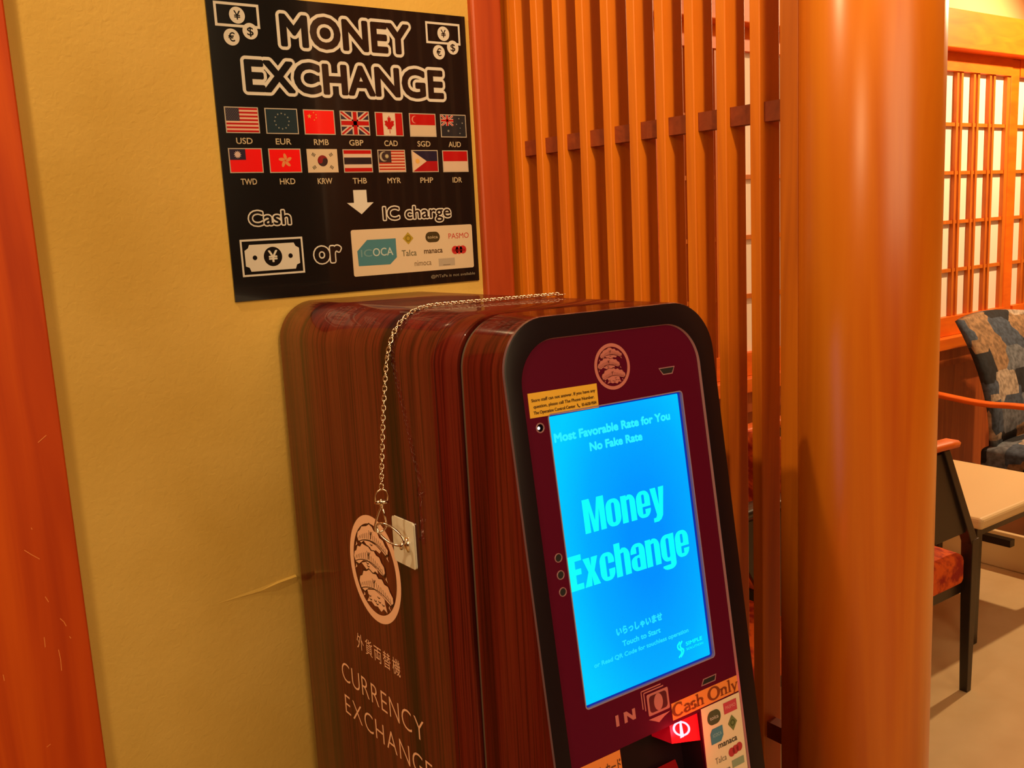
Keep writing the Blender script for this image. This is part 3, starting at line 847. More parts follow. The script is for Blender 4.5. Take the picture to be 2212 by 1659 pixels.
def heavy(p, word, x0, x1, yb, cap, col):
    """condensed heavy grotesque letters built from outlines"""
    W = dict(M=1.42, o=1.0, n=1.0, e=.98, y=1.02, E=.82, x=1.0, c=.96, h=1.0, a=.98, g=1.0)
    gap = 0.06
    tot = sum(W[c] for c in word) + gap * (len(word) - 1)
    k = (x1 - x0) / tot
    xh, d = cap * 0.83, cap * 0.24
    def arc(cx, cy, rx, ry, a0, a1, n=6): return [(cx + rx * math.cos(math.radians(a0 + (a1 - a0) * i / n)), cy + ry * math.sin(math.radians(a0 + (a1 - a0) * i / n))) for i in range(n + 1)]
    x = x0
    for ch in word:
        w = W[ch] * k; s = k * 0.40; t = cap * 0.115; r = w * .42; ry = w * .46
        O = lambda pts: [(x + a, yb + b) for a, b in pts]
        P = lambda pts, holes=(): p.poly(O(pts), col, 1, [O(h) for h in holes])
        if ch == 'M':
            sm = k * .37
            P([(0, 0), (0, cap), (sm * 1.25, cap), (w / 2, cap * .34), (w - sm * 1.25, cap), (w, cap), (w, 0), (w - sm, 0), (w - sm, cap * .66), (w / 2 + sm * .45, 0), (w / 2 - sm * .45, 0), (sm, cap * .66), (sm, 0)])
        elif ch == 'E':
            P([(0, 0), (0, cap), (w, cap), (w, cap - t * 1.5), (s, cap - t * 1.5), (s, cap * .60), (w * .92, cap * .60), (w * .92, cap * .43), (s, cap * .43), (s, t * 1.5), (w, t * 1.5), (w, 0)])
        elif ch in 'og':
            P(arc(w - r, xh - ry, r, ry, 0, 90) + arc(r, xh - ry, r, ry, 90, 180) + arc(r, ry, r, ry, 180, 270) + arc(w - r, ry, r, ry, 270, 360), [rrect(s, t, w - s, xh - t, (w - 2 * s) * .49, 4)])
            if ch == 'g':
                P([(w - s, -d * .2), (w - s, xh), (w, xh), (w, -d * .35)] ); P([(0.02 * w, -d * .45), (0.02 * w, -d * .75)] + arc(r, -d * .55, r * .9, d * .5, 200, 270) + arc(w - r, -d * .35, r, d * .7, 270, 360) + [(w - s, -d * .2), (w - s, -d * .42), (s, -d * .42)])
        elif ch in 'nh':
            P([(0, 0), (0, xh), (s, xh), (s, xh - t * .45), (w * .52, xh)] + arc(w - r, xh - ry, r, ry, 75, 0) + [(w, 0), (w - s, 0), (w - s, xh - t * 1.25), (s, xh - t * 1.4), (s, 0)])
            if ch == 'h': P([(0, xh - 1), (0, cap), (s, cap), (s, xh - 1)])
        elif ch == 'e':
            P([(w, xh * .40)] + arc(w - r, xh - ry, r, ry, 0, 90) + arc(r, xh - ry, r, ry, 90, 180) + arc(r, ry, r, ry, 180, 270) + arc(w - r, ry, r, ry, 270, 360) + [(w, xh * .31), (w - s, xh * .31), (w - s, t), (s, t), (s, xh * .40)], [rrect(s, xh * .52, w - s, xh - t, (w - 2 * s) * .4, 3)])
        elif ch == 'c':
            P([(w, xh * .60)] + arc(w - r, xh - ry, r, ry, 0, 90) + arc(r, xh - ry, r, ry, 90, 180) + arc(r, ry, r, ry, 180, 270) + arc(w - r, ry, r, ry, 270, 360) + [(w, xh * .40), (w - s, xh * .40), (w - s, t), (s, t), (s, xh - t), (w - s, xh - t), (w - s, xh * .60)])
        elif ch == 'a':
            P([(w, 0)] + arc(w - r, xh - ry, r, ry, 0, 90) + arc(r, xh - ry, r, ry, 90, 180) + [(0, xh * .64), (s, xh * .64), (s, xh - t), (w - s, xh - t), (w - s, xh * .58)] + arc(r, xh * .56 - ry * .6, r, ry * .6, 90, 180) + arc(r, ry * .8, r, ry * .8, 180, 270) + [(w - s, 0)], [rrect(s, t * .9, w - s, xh * .47, (w - 2 * s) * .4, 3)])
        elif ch == 'y':
            P([(0, xh), (s * 1.02, xh), (w * .54, xh * .34), (w - s * 1.0, xh), (w, xh), (w * .74, -d * .25), (w * .60, -d * .72), (w * .40, -d * .95), (w * .06, -d * .95), (w * .06, -d * .40), (w * .24, -d * .38), (w * .31, -d * .05)])
        elif ch == 'x':
            P([(0, 0), (w * .30, xh * .51), (0.02 * w, xh), (s * 1.1, xh), (w * .5, xh * .69), (w - s * 1.1, xh), (w * .98, xh), (w * .70, xh * .51), (w, 0), (w - s * 1.12, 0), (w * .5, xh * .33), (s * 1.12, 0)])
        x += w + gap * k
p = Print(); heavy(p, 'Money', 74.4, 182.8, -298.8, 33.2, CY2); p.build('screen_text', SF, PRINTE, kiosk)
p = Print(); heavy(p, 'Exchange', 48.6, 208.6, -349.6, 33.6, CY2); p.build('screen_text', SF, PRINTE, kiosk)
stxt('いらっしゃいませ', 96.5, 158.8, -405.6, 6.9, CY3, 0.045)
stxt('Touch to Start', 102.3, 154.2, -417.8, 5.6, CY3, 0.035)
stxt('or Read QR Code for touchless operation', 64.0, 192.6, -428.0, 4.5, CY3, 0.03)
p = Print()
# small double-S mark and two rows of lettering
for dx in (0.0, 3.6):
    p.line([(178.6 + dx * .9, -434.6), (174.4 + dx, -438.0), (175.2 + dx, -441.2), (179.4 + dx * .9, -444.0), (179.2 + dx * .6, -447.2), (174.6 + dx * .8, -450.4)], 2.0, CY2, 1)
p.text('SIMPLE', 186.5, 210.6, -441.2, 4.0, CY2, 1, 0.03)
p.text('SOLUTION', 186.5, 211.2, -446.0, 2.4, CY2, 1, 0.02)
p.build('screen_logo', SF, PRINTE, kiosk)
# emblem
def emblem(fn, m, parent, cx, cy, R_, col, dark, ringw, name, lab):
    P_ = lambda u, v: (cx + u * R_, cy + v * R_)
    p = Print()
    p.ring(cx, cy, R_ * (1 - ringw), R_, col, 1, 64)
    c1 = [(-0.62, 0.49), (-0.58, 0.58), (-0.48, 0.64), (-0.40, 0.72), (-0.28, 0.75), (-0.20, 0.77), (-0.08, 0.83), (0.04, 0.80), (0.10, 0.74), (0.23, 0.74), (0.30, 0.66), (0.43, 0.64), (0.50, 0.56), (0.60, 0.50), (0.58, 0.42), (0.49, 0.38), (0.30, 0.46), (0.1, 0.51), (-0.1, 0.52), (-0.3, 0.49), (-0.46, 0.40), (-0.58, 0.42)]
    c2 = [(-0.82, 0.06), (-0.78, 0.16), (-0.70, 0.20), (-0.64, 0.30), (-0.52, 0.31), (-0.44, 0.39), (-0.30, 0.38), (-0.18, 0.38), (-0.08, 0.33), (0.04, 0.35), (0.12, 0.29), (0.24, 0.28), (0.30, 0.20), (0.40, 0.14), (0.42, 0.04), (0.36, -0.03), (0.26, -0.02), (0.06, 0.06), (-0.2, 0.10), (-0.43, 0.07), (-0.62, -0.04), (-0.76, -0.03)]
    c3 = [(-0.66, -0.38), (-0.62, -0.28), (-0.52, -0.24), (-0.46, -0.14), (-0.34, -0.12), (-0.22, -0.06), (-0.08, -0.10), (0.06, -0.08), (0.14, -0.14), (0.28, -0.12), (0.36, -0.19), (0.50, -0.20), (0.56, -0.28), (0.66, -0.36), (0.66, -0.46), (0.56, -0.53), (0.44, -0.50), (0.22, -0.43), (-0.05, -0.39), (-0.29, -0.43), (-0.46, -0.53), (-0.60, -0.50)]
    t1 = [(-0.37, 0.47), (-0.11, 0.50), (0.14, 0.48), (0.33, 0.42), (0.26, 0.36), (0.12, 0.39), (-0.02, 0.33), (-0.12, 0.39), (-0.26, 0.41)]
    t2 = [(-0.52, 0.00), (-0.24, 0.09), (0.12, 0.02), (0.14, -0.05), (0.02, -0.03), (-0.06, -0.09), (-0.18, -0.07), (-0.30, -0.09)]
    t3 = [(-0.37, -0.48), (-0.04, -0.40), (0.31, -0.44), (0.34, -0.58), (0.40, -0.72), (0.26, -0.68), (0.16, -0.76), (0.02, -0.70), (-0.10, -0.72), (-0.22, -0.67), (-0.40, -0.71), (-0.30, -0.60)]
    for t_ in (t1, t2, t3): p.poly([P_(*q) for q in t_], col, 1)
    for c_, (mx_, base) in ((c1, (-0.05, 0.56)), (c2, (-0.20, 0.14)), (c3, (-0.06, -0.35))):
        # dark rim under the cluster so that it reads apart from the trunk
        cxm = sum(q[0] for q in c_) / len(c_); cym = sum(q[1] for q in c_) / len(c_)
        p.poly([P_(cxm + (q[0] - cxm) * 1.05, cym + (q[1] - cym) * 1.12) for q in c_], dark, 2)
        p.poly([P_(*q) for q in c_], col, 3)
        lo = [q for q in c_ if q[1] <= base + 0.02]
        k0 = min(q[0] for q in c_); k1 = max(q[0] for q in c_)
        for i in range(15):
            f = (i + 0.8) / 15.6
            xb_ = k0 + (k1 - k0) * f
            s = (f - 0.5) * 2
            yb_ = base - 0.02 - 0.10 * s * s - (0.0 if s < 0 else 0.02)
            if abs(s) < 0.08: 
                continue
            lean = -0.05 if s < 0 else 0.05
            hgt = 0.16 - 0.10 * abs(s)
            p.line([P_(xb_ - lean * .3, yb_), P_(xb_ - lean, yb_ + hgt)], R_ * 0.014, dark, 4)
        # bottom band line
        pts = []
        for i in range(13):
            f = i / 12
            s = (f - 0.5) * 2
            pts.append(P_(k0 + 0.05 + (k1 - k0 - 0.1) * f, base - 0.035 - 0.125 * s * s))
        p.line(pts, R_ * 0.016, dark, 4)
        p.line([P_(mx_, base + 0.0), P_(mx_ + 0.02, base + 0.14)], R_ * 0.03, dark, 4)
        p.line([P_(mx_, base + 0.06), P_(mx_ - 0.06, base + 0.15)], R_ * 0.014, dark, 4)
        p.line([P_(mx_, base + 0.06), P_(mx_ + 0.08, base + 0.15)], R_ * 0.014, dark, 4)
    for u, v in ((-0.26, -0.58), (-0.24, -0.64), (0.10, -0.52), (0.12, -0.60), (0.26, -0.62), (-0.05, -0.62), (-0.26, 0.04), (-0.24, -0.01), (-0.05, 0.44), (0.02, -0.66)):
        p.line([P_(u - 0.05, v + 0.02), P_(u, v), P_(u + 0.05, v + 0.02)], R_ * 0.018, dark, 4)
    for u, v, s in ((-0.68, 0.33, 1), (0.56, 0.33, -1), (-0.76, -0.12, 1), (0.46, -0.08, -1), (-0.50, -0.60, 1), (0.50, -0.60, -1)):
        p.poly([P_(u, v + 0.05), P_(u + 0.04 * s, v), P_(u - 0.05 * s, v - 0.05), P_(u - 0.01 * s, v)], col, 1)
    o = p.build(name, fn, m, parent, lab)
    return o
def SM(x_, z_, l): return Vector((-l, -x_ * 0.001, z_ * 0.001))     # side of the machine, x_ runs towards the front (mm, negative y)
SIDEC = (0.98, 0.60, 0.40, 1)
emblem(SM, PRINT, kiosk, -284, -395, 67, SIDEC, (0.035, 0.004, 0.002, 1), 0.155, 'pine_emblem', 'large salmon pine tree emblem in a ring on the side')
emblem(FM, PRINT, kiosk, 132.6, -141.5, 23.2, (0.52, 0.17, 0.15, 1), (0.10, 0.006, 0.008, 1), 0.15, 'pine_emblem', 'small dusky pink pine tree emblem above the screen')
p = Print()
for i, ch in enumerate('外貨両替機'):
    x0 = -352 + 24.4 * i
    p.text(ch, x0, x0 + 19.5, -515.5, 15.8, SIDEC, 1, 0.0)
p.build('side_lettering', SM, PRINT, kiosk)
def spaced(p, body, xs, yb, cap, col, bold=0.0):
    for ch, (a, c) in zip(body, xs): p.text(ch, a, c, yb, cap, col, 1, bold)
def widths(body, x0, x1, gap):
    ws = []
    for ch in body:
        g = glyphs(ch)[0]; ws.append(max(q[0] for q in g) - min(q[0] for q in g))
    tot = sum(ws); k = (x1 - x0 - gap * (len(body) - 1)) / tot
    out = []; x_ = x0
    for w in ws:
        out.append((x_, x_ + w * k)); x_ += w * k + gap
    return out
p = Print(); spaced(p, 'CURRENCY', widths('CURRENCY', -408, -186, 6.5), -580.5, 27.0, SIDEC, -0.012); p.build('side_lettering', SM, PRINT, kiosk)
p = Print(); spaced(p, 'EXCHANGE', widths('EXCHANGE', -406, -172, 7.0), -627.5, 27.0, SIDEC, -0.012); p.build('side_lettering', SM, PRINT, kiosk)
# thin panel joints on the laminate
for yy, w in ((0.108, 0.0007),):
    s1 = [(a, yy, c) for a, c in section(yy, -0.00025)]
    s2 = [(a, yy + w, c) for a, c in section(yy, -0.00025)]
    loft('panel_joint', [s1, s2], BLACKM, kiosk)
# camera hole, three small holes, slots
def ringpart(name, cx, cy, r0, r1, m, d):
    V, F = [], []
    k = 28
    for rr, dd in ((r1, d + 0.0), (r1 * .97, d - 0.0007), (r0 * 1.03, d - 0.0007), (r0, d + 0.0004)):
        for i in range(k):
            a = 2 * math.pi * i / k
            V.append(FM(cx + rr * math.cos(a), cy + rr * math.sin(a), 0, dd))
    for s in range(3):
        for i in range(k):
            F.append((s * k + i, s * k + (i + 1) % k, (s + 1) * k + (i + 1) % k, (s + 1) * k + i))
    return link(name, V, F, m, kiosk, smooth=True)
RIMM = mat('speaker_hole_rim', (0.30, 0.15, 0.17, 1), 0.3)
def disc(name, cx, cy, r_, m, parent, d):
    k = 28
    return link(name, [FM(cx + r_ * math.cos(2 * math.pi * i / k), cy + r_ * math.sin(2 * math.pi * i / k), 0, d) for i in range(k)], [tuple(range(k))], m, parent)
o = ringpart('camera_lens', 34.9, -188.6, 3.6, 5.0, RIMM, PD)
disc('lens_glass', 34.9, -188.6, 3.6, mat('lens_black', (0.001, 0.001, 0.006, 1), 0.08), o, PD - 0.0001)
disc('lens_glint', 33.0, -188.6, 1.5, mat('glint_white', (1, 1, 1, 1), 0.3, emit=(0.80, 0.90, 1, 1), es=1.2), o, PD - 0.0004)['label'] = 'small white highlight painted inside the camera hole'  # glowing disc stands in for the highlight on the lens
for cy in (-312.9, -329.3, -345.6):
    o = ringpart('small_hole', 36.4, cy, 3.5, 4.5, RIMM, PD)
    disc('hole_floor', 36.4, cy, 3.5, BLACKM, o, PD - 0.0001)
def slot(name, pts):
    cx = sum(a for a, c in pts) / len(pts); cy = sum(c for a, c in pts) / len(pts)
    o = plate(name, [(cx + (a - cx) * 1.12, cy + (c - cy) * 1.35) for a, c in pts], [pts], LIP, kiosk, PD - 0.0004, PD + 0.001)
    link('slot_floor', [FM(a, c, 0, PD - 0.0001) for a, c in pts], [tuple(range(len(pts)))], BLACKM, o)
slot('slot', [(195.5, -151.5), (216.2, -151.5), (212.4, -157.2), (200.2, -157.2)])
slot('slot', [(199.5, -486.5), (218.4, -486.5), (220.5, -481.6), (203, -481.6)])
# sticker strips and cards on the panel
def sheet(name, pts, m, parent, l0=0.0, th=0.0003):
    k = len(pts)
    V = [FM(a, c, l0 + th) for a, c in pts] + [FM(a, c, l0) for a, c in pts]
    F = [tuple(range(k))] + [(i, k + i, k + (i + 1) % k, (i + 1) % k) for i in range(k)]
    return link(name, V, F, m, parent)
YEL = mat('yellow_tape', (0.80, 0.46, 0.04, 1), 0.45)
y = sheet('notice_label', [(25.4, -155.0), (109.6, -155.6), (108.6, -179.3), (24.9, -178.3)], YEL, kiosk)
y['label'] = 'yellow paper notice above the screen'
INK = (0.07, 0.035, 0.004, 1)
p = Print()
p.text('Store staff can not answer. If you have any', 28.5, 106.5, -163.6, 3.1, INK, 2, 0.018)
p.text('question, please call The Phone Number.', 30.0, 104.5, -169.6, 3.1, INK, 2, 0.018)
p.text('The Operation Control Center', 29.2, 79.5, -175.4, 3.1, INK, 2, 0.018)
p.text('03-6630-9504', 87.5, 106.2, -175.4, 3.0, INK, 2, 0.018)
p.line([(82.3, -172.0), (82.6, -174.0), (84.2, -175.6), (85.2, -175.4)], 1.0, INK, 2)
p.build('notice_text', lambda a, c, l: FM(a, c, l + 0.0003), PRINT, y)
ORT = mat('orange_tape', (0.78, 0.24, 0.05, 1), 0.5)
o1 = sheet('cash_only_label', [(153.4, -491.6), (252.6, -491.6), (252.9, -508.6), (190.5, -509.0), (153.2, -509.0)], ORT, kiosk)
o1['label'] = 'orange strip label with dark lettering'
# hand-made serif lettering
def serif(p, x_, yb, h, body, col, layer):
    """tiny roman letters from strokes: thin and thick lines with foot serifs"""
    tk, tn = h * 0.13, h * 0.055
    def arc(cx, cy, rx, ry, a0, a1, n_=14, w=tk):
        p_ = [(cx + rx * math.cos(math.radians(a0 + (a1 - a0) * i / n_)), cy + ry * math.sin(math.radians(a0 + (a1 - a0) * i / n_))) for i in range(n_ + 1)]
        for i in range(n_):
            m_ = abs(math.sin(math.radians(a0 + (a1 - a0) * (i + .5) / n_)))
            p.line([p_[i], p_[i + 1]], w * (1 - .6 * m_) + 0.1, col, layer)
    def stem(xx, y0, y1, ser=True, top=False):
        p.line([(xx, yb + y0), (xx, yb + y1)], tk, col, layer)
        if ser: p.line([(xx - h * .13, yb + y0 + tn / 2), (xx + h * .13, yb + y0 + tn / 2)], tn, col, layer)
        if top: p.line([(xx - h * .14, yb + y1 - tn), (xx, yb + y1 - tn / 2)], tn, col, layer)
    xh = h * 0.62
    for ch in body:
        if ch == 'C':
            arc(x_ + h * .38, yb + h * .5, h * .36, h * .5, 48, 315, 20); p.line([(x_ + h * .63, yb + h * .86), (x_ + h * .65, yb + h * .68)], tn, col, layer); x_ += h * .76
        elif ch == 'O':
            arc(x_ + h * .40, yb + h * .5, h * .38, h * .5, 0, 360, 26); x_ += h * .88
        elif ch == 'a':
            arc(x_ + h * .22, yb + xh * .27, h * .17, xh * .27, 60, 330, 12, tk * .9)
            arc(x_ + h * .22, yb + xh * .72, h * .16, xh * .28, 10, 160, 8, tk * .8); stem(x_ + h * .40, 0, xh * .72, False); p.line([(x_ + h * .4, yb + tn), (x_ + h * .49, yb + tn)], tn, col, layer); x_ += h * .52
        elif ch == 's':
            arc(x_ + h * .18, yb + xh * .74, h * .14, xh * .24, 20, 250, 9, tk * .8); arc(x_ + h * .18, yb + xh * .26, h * .15, xh * .26, 80, -160, 9, tk * .9); x_ += h * .40
        elif ch in 'hn':
            stem(x_ + h * .12, 0, h * 1.02 if ch == 'h' else xh, True, True); arc(x_ + h * .28, yb + xh * .70, h * .16, xh * .28, 0, 170, 8, tk * .8); stem(x_ + h * .44, 0, xh * .72); x_ += h * .60
        elif ch == 'l':
            stem(x_ + h * .12, 0, h * 1.04, True, True); x_ += h * .28
        elif ch == 'y':
            p.line([(x_ + h * .06, yb + xh), (x_ + h * .24, yb + h * .02)], tk, col, layer); p.line([(x_ + h * .45, yb + xh), (x_ + h * .12, yb - h * .28)], tn * 1.3, col, layer)
            p.line([(x_ - h * .02, yb + xh - tn / 2), (x_ + h * .16, yb + xh - tn / 2)], tn, col, layer); p.line([(x_ + h * .34, yb + xh - tn / 2), (x_ + h * .52, yb + xh - tn / 2)], tn, col, layer); x_ += h * .5
        elif ch == ' ':
            x_ += h * .34
    return x_
p = Print()
xe = serif(Print(), 0, 0, 1.0, 'Cash Only', (0, 0, 0, 1), 1)
q = Print(); serif(q, 0, 0, 1.0, 'Cash Only', (0.20, 0.035, 0.006, 1), 1)
ks = 96.5 / xe
for f_, c_ in zip(q.f, q.c): pass
q.v = [(154.8 + a * ks, -506.0 + c * 12.6, l) for a, c, l in q.v]
q.build('serif_lettering', lambda a, c, l: FM(a, c, l + 0.0003), PRINT, o1)
o2 = sheet('card_list_label', [(193.0, -510.2), (251.4, -510.2), (250.6, -604), (190.6, -604)], mat('cream_label_paper', (0.74, 0.60, 0.42, 1), 0.5), kiosk, 0.0004)
o2['label'] = 'cream label of transit card logos beside the cash slot'
CF = lambda a, c, l: FM(a, c, l + 0.0008)
def logo(fn_, lab=None):
    p = Print(); fn_(p); p.build('card_logo', CF, PRINT, o2, lab)
logo(lambda p: (p.poly(rrect(200, -531.5, 220, -516.5, 7.4), (0.06, 0.07, 0.035, 1), 1), p.text('toica', 203.5, 216.5, -526, 4.2, (0.4, 0.4, 0.36, 1), 2, 0.02)), 'dark rounded badge logo')
logo(lambda p: (p.rect(225.5, -526.5, 245.5, -514.5, (0.50, 0.05, 0.08, 1), 1), p.text('PASMO', 228, 243, -522, 3.6, (0.75, 0.3, 0.3, 1), 2, 0.0)), 'pink rectangle logo')
logo(lambda p: (p.poly([(201.5, -540), (205, -535.5), (220.5, -535.5), (220.5, -546), (216, -551.5), (201.5, -551.5)], (0.06, 0.20, 0.30, 1), 1), p.text('ICOCA', 205, 218, -544.6, 3.4, (0.3, 0.5, 0.55, 1), 2, 0.0)), 'blue tag-shaped logo')
logo(lambda p: (p.poly([(229, -538), (236, -529.8), (243, -538.3), (236, -547)], (0.14, 0.17, 0.06, 1), 1), p.ring(236, -538.3, 2.2, 3.4, (0.05, 0.07, 0.02, 1), 2, 18)), 'olive diamond logo')
logo(lambda p: p.text('manaca', 211, 240, -558.5, 6.6, (0.06, 0.05, 0.04, 1), 1, 0.02))
logo(lambda p: (p.disc(229.5, -568.5, 4.8, (0.42, 0.03, 0.04, 1), 1), p.disc(235.5, -567.5, 4.8, (0.42, 0.03, 0.04, 1), 1), p.disc(241.5, -566.5, 4.8, (0.42, 0.03, 0.04, 1), 1)), 'red three-lobed logo')
logo(lambda p: p.text('TaIca', 204, 221, -573.2, 6.4, (0.22, 0.19, 0.14, 1), 1, 0.0))
logo(lambda p: p.text('nimoca', 200, 225, -586.5, 6.4, (0.15, 0.13, 0.12, 1), 1, 0.01))
logo(lambda p: p.rect(228, -585.5, 246.5, -577.5, (0.24, 0.30, 0.20, 1), 1), 'grey-green box logo')
logo(lambda p: p.rect(214, -592.6, 241, -591.6, (0.30, 0.24, 0.18, 1), 1))
# IN marking and banknote icon
PINK = (0.50, 0.15, 0.15, 1)
p = Print()
p.poly([(79.4, -479.6), (83.4, -479.6), (83.4, -490.6), (79.4, -490.6)], PINK, 1)
p.poly([(90.2, -490.6), (90.2, -479.8), (94.2, -479.8), (101.2, -486.2), (101.2, -479.8), (105.2, -479.8), (105.2, -490.6), (101.2, -490.6), (94.2, -484.2), (94.2, -490.6)], PINK, 1)
p.build('in_marking', FM, PRINT, kiosk, 'dusky pink IN marking')
p = Print()
for k in range(2):
    x0, y1 = 115.6 + k * 3.2, -467.2 - k * 2.6
    p.line([(x0, y1 - 18), (x0, y1), (x0 + 27, y1)], 1.3, PINK, 1)
p.poly(rrect(122, -494.6, 151.4, -472.6, 1.6), PINK, 1, [])
p.poly(rrect(124.6, -492.2, 148.8, -475.0, 3.6), (0.085, 0.003, 0.012, 1), 2)
p.disc(136.7, -483.6, 6.0, PINK, 3, ry=8.6)
p.poly([(121.0, -497.6), (151.4, -497.6), (142, -500.6), (134.5, -504.2), (128, -500.8)], PINK, 1)
p.build('banknote_marking', FM, PRINT, kiosk, 'dusky pink stack of banknotes marking with arrow')
# deposit recess
rec = [(80.6, -512.6), (190.5, -512.6), (190.5, -650), (80.6, -650)]
dR = PD + 0.034
V = [FM(a, c, 0, PD) for a, c in rec] + [FM(a, c, 0, dR) for a, c in rec]
link('deposit_recess', V, [(0, 4, 5, 1), (1, 5, 6, 2), (2, 6, 7, 3), (3, 7, 4, 0), (4, 7, 6, 5)], BLACKG, kiosk)['label'] = 'dark cash recess under the banknote marking'
cp = link('coin_plate', [FM(a, c, 0, d) for d in (PD + 0.003, PD + 0.033) for a, c in ((150.5, -512.8), (190.3, -512.8), (190.3, -543), (171, -538), (150.5, -533))],
          [(0, 1, 2, 3, 4), (0, 5, 6, 1), (1, 6, 7, 2), (2, 7, 8, 3), (3, 8, 9, 4), (4, 9, 5, 0)], REDGLOW, kiosk)
cp['label'] = 'glowing red plate with a round insert symbol'
p = Print()
p.ring(0, 0, 7.2, 9.6, (1.0, 0.62, 0.85, 1), 1, 32)
p.v = [(165.8 + a * 1.24 - c * 0.1, -522.3 + c * 0.86 - a * 0.32, l) for a, c, l in p.v]
p.poly([(164.2, -513.6), (166.6, -513.6), (168.0, -531.4), (162.6, -531.4)], (1.0, 0.66, 0.88, 1), 1)
p.build('insert_symbol', lambda a, c, l: FM(a, c, l, PD + 0.003), print_mat('lit_symbol', 0.4, 1.4), cp)
link('tray', [FM(a, c, 0, d) for a, c, d in ((92, -650, PD + .004), (182, -650, PD + .004), (176, -566, PD + .030), (112, -566, PD + .030))], [(0, 1, 2, 3)], mat('dark_red_tray', (0.16, 0.004, 0.006, 1), 0.25), kiosk)
lp = light('insert_lamp', 'POINT', (0, 0, 0), 0.075, color=(1.0, 0.02, 0.04), size=0.004)
lp.parent = kiosk; lp.location = FM(166, -530, 0.016)
y2 = sheet('card_label', [(24, -513.2), (79.6, -513.2), (80.6, -640), (24, -640)], ORT, kiosk, 0.0002)
y2['label'] = 'orange label left of the cash recess'
p = Print(); p.text('リスト カード', 38, 78.6, -531.0, 9.0, (0.10, 0.035, 0.01, 1), 1, 0.01); p.build('label_text', lambda a, c, l: FM(a, c, l + 0.0006), PRINT, y2)

# ================================================================== HOOK AND CHAIN on the machine
M4 = Matrix.Translation(MO) @ MR.to_4x4()
def at_m(o):
    o.matrix_world = M4
    return o
hook = at_m(bpy.data.objects.new('adhesive_hook', None)); COL.objects.link(hook)
tag(hook, 'pearly square adhesive hook with swing ring on the side of the machine', 'hook')
def yz_sheet(name, pts, x0, x1, m, parent):
    k = len(pts)
    V = [(x0, a * 0.001, c * 0.001) for a, c in pts] + [(x1, a * 0.001, c * 0.001) for a, c in pts]
    F = [tuple(range(k)), tuple(reversed(range(k, 2 * k)))] + [(i, (i + 1) % k, k + (i + 1) % k, k + i) for i in range(k)]
    o = link(name, V, F, m, parent)
    return bevel(o, 0.0008, 2)
yz_sheet('plate', rrect(174.0, -366.8, 223.0, -314.8, 3.0, 4), -0.0024, -0.0002, CLEARP, hook)
tube('hook_stub', [(-0.002, 0.189, -0.3375), (-0.008, 0.184, -0.3360), (-0.0125, 0.181, -0.3350), (-0.0150, 0.181, -0.3380), (-0.0140, 0.182, -0.3420)], 0.0020, CHROME, hook)
tube('hook_base', [(-0.0018, 0.189, -0.3330), (-0.0035, 0.188, -0.3400), (-0.0018, 0.187, -0.3490)], 0.0042, CHROME, hook, rads=[0.003, 0.0045, 0.0025])
rc = Vector((-0.0203, 0.1948, -0.3268))
ax1 = Vector((-0.0085, 0.0140, 0.0095)); L1 = ax1.length; ax1.normalize()
ax2 = Vector((0.004, -0.0050, 0.0085)).normalized()
ax2 = (ax2 - ax1 * ax1.dot(ax2)).normalized()
ring = [rc + ax1 * L1 * math.cos(2 * math.pi * i / 28) + ax2 * 0.0085 * math.sin(2 * math.pi * i / 28) for i in range(28)]
tube('swing_ring', ring, 0.00145, CHROME, hook, n=8, closed=True)

chain = at_m(bpy.data.objects.new('security_chain', None)); COL.objects.link(chain)
tag(chain, 'silver curb chain draped over the machine top down to the hook', 'chain')
def ontop(x_, y_, h=0.0030): return (x_, y_, ztop(y_) + h)
# path of the chain, right end on top first
path = [ontop(0.240, 0.204), ontop(0.21, 0.2045), ontop(0.17, 0.205), ontop(0.13, 0.205), ontop(0.09, 0.205), ontop(0.062, 0.205), (0.044, 0.205, -0.0790),
        (0.030, 0.2045, -0.0838), (0.017, 0.204, -0.0925), (0.006, 0.204, -0.1055), (-0.0015, 0.204, -0.1235), (-0.0055, 0.2055, -0.145), (-0.0135, 0.204, -0.195), (-0.0205, 0.2018, -0.246), (-0.0252, 0.1985, -0.2765)]
P3 = [Vector(q) for q in path]
def catmull(pts, m_=12):
    out = []
    e = [pts[0] * 2 - pts[1]] + pts + [pts[-1] * 2 - pts[-2]]
    for i in range(1, len(e) - 2):
        a, b_, c, d = e[i - 1], e[i], e[i + 1], e[i + 2]
        for j in range(m_):
            t_ = j / m_
            out.append(0.5 * ((2 * b_) + (c - a) * t_ + (2 * a - 5 * b_ + 4 * c - d) * t_ * t_ + (3 * b_ - a - 3 * c + d) * t_ ** 3))
    out.append(pts[-1])
    return out
cp_ = catmull(P3)
dist = [0.0]
for a, c in zip(cp_, cp_[1:]): dist.append(dist[-1] + (c - a).length)
def along(s):
    for i in range(len(dist) - 1):
        if dist[i + 1] >= s:
            f = (s - dist[i]) / (dist[i + 1] - dist[i])
            return cp_[i].lerp(cp_[i + 1], f), (cp_[i + 1] - cp_[i]).normalized()
    return cp_[-1], (cp_[-1] - cp_[-2]).normalized()
PITCH = 0.0054
nl = int(dist[-1] / PITCH)
lk = None
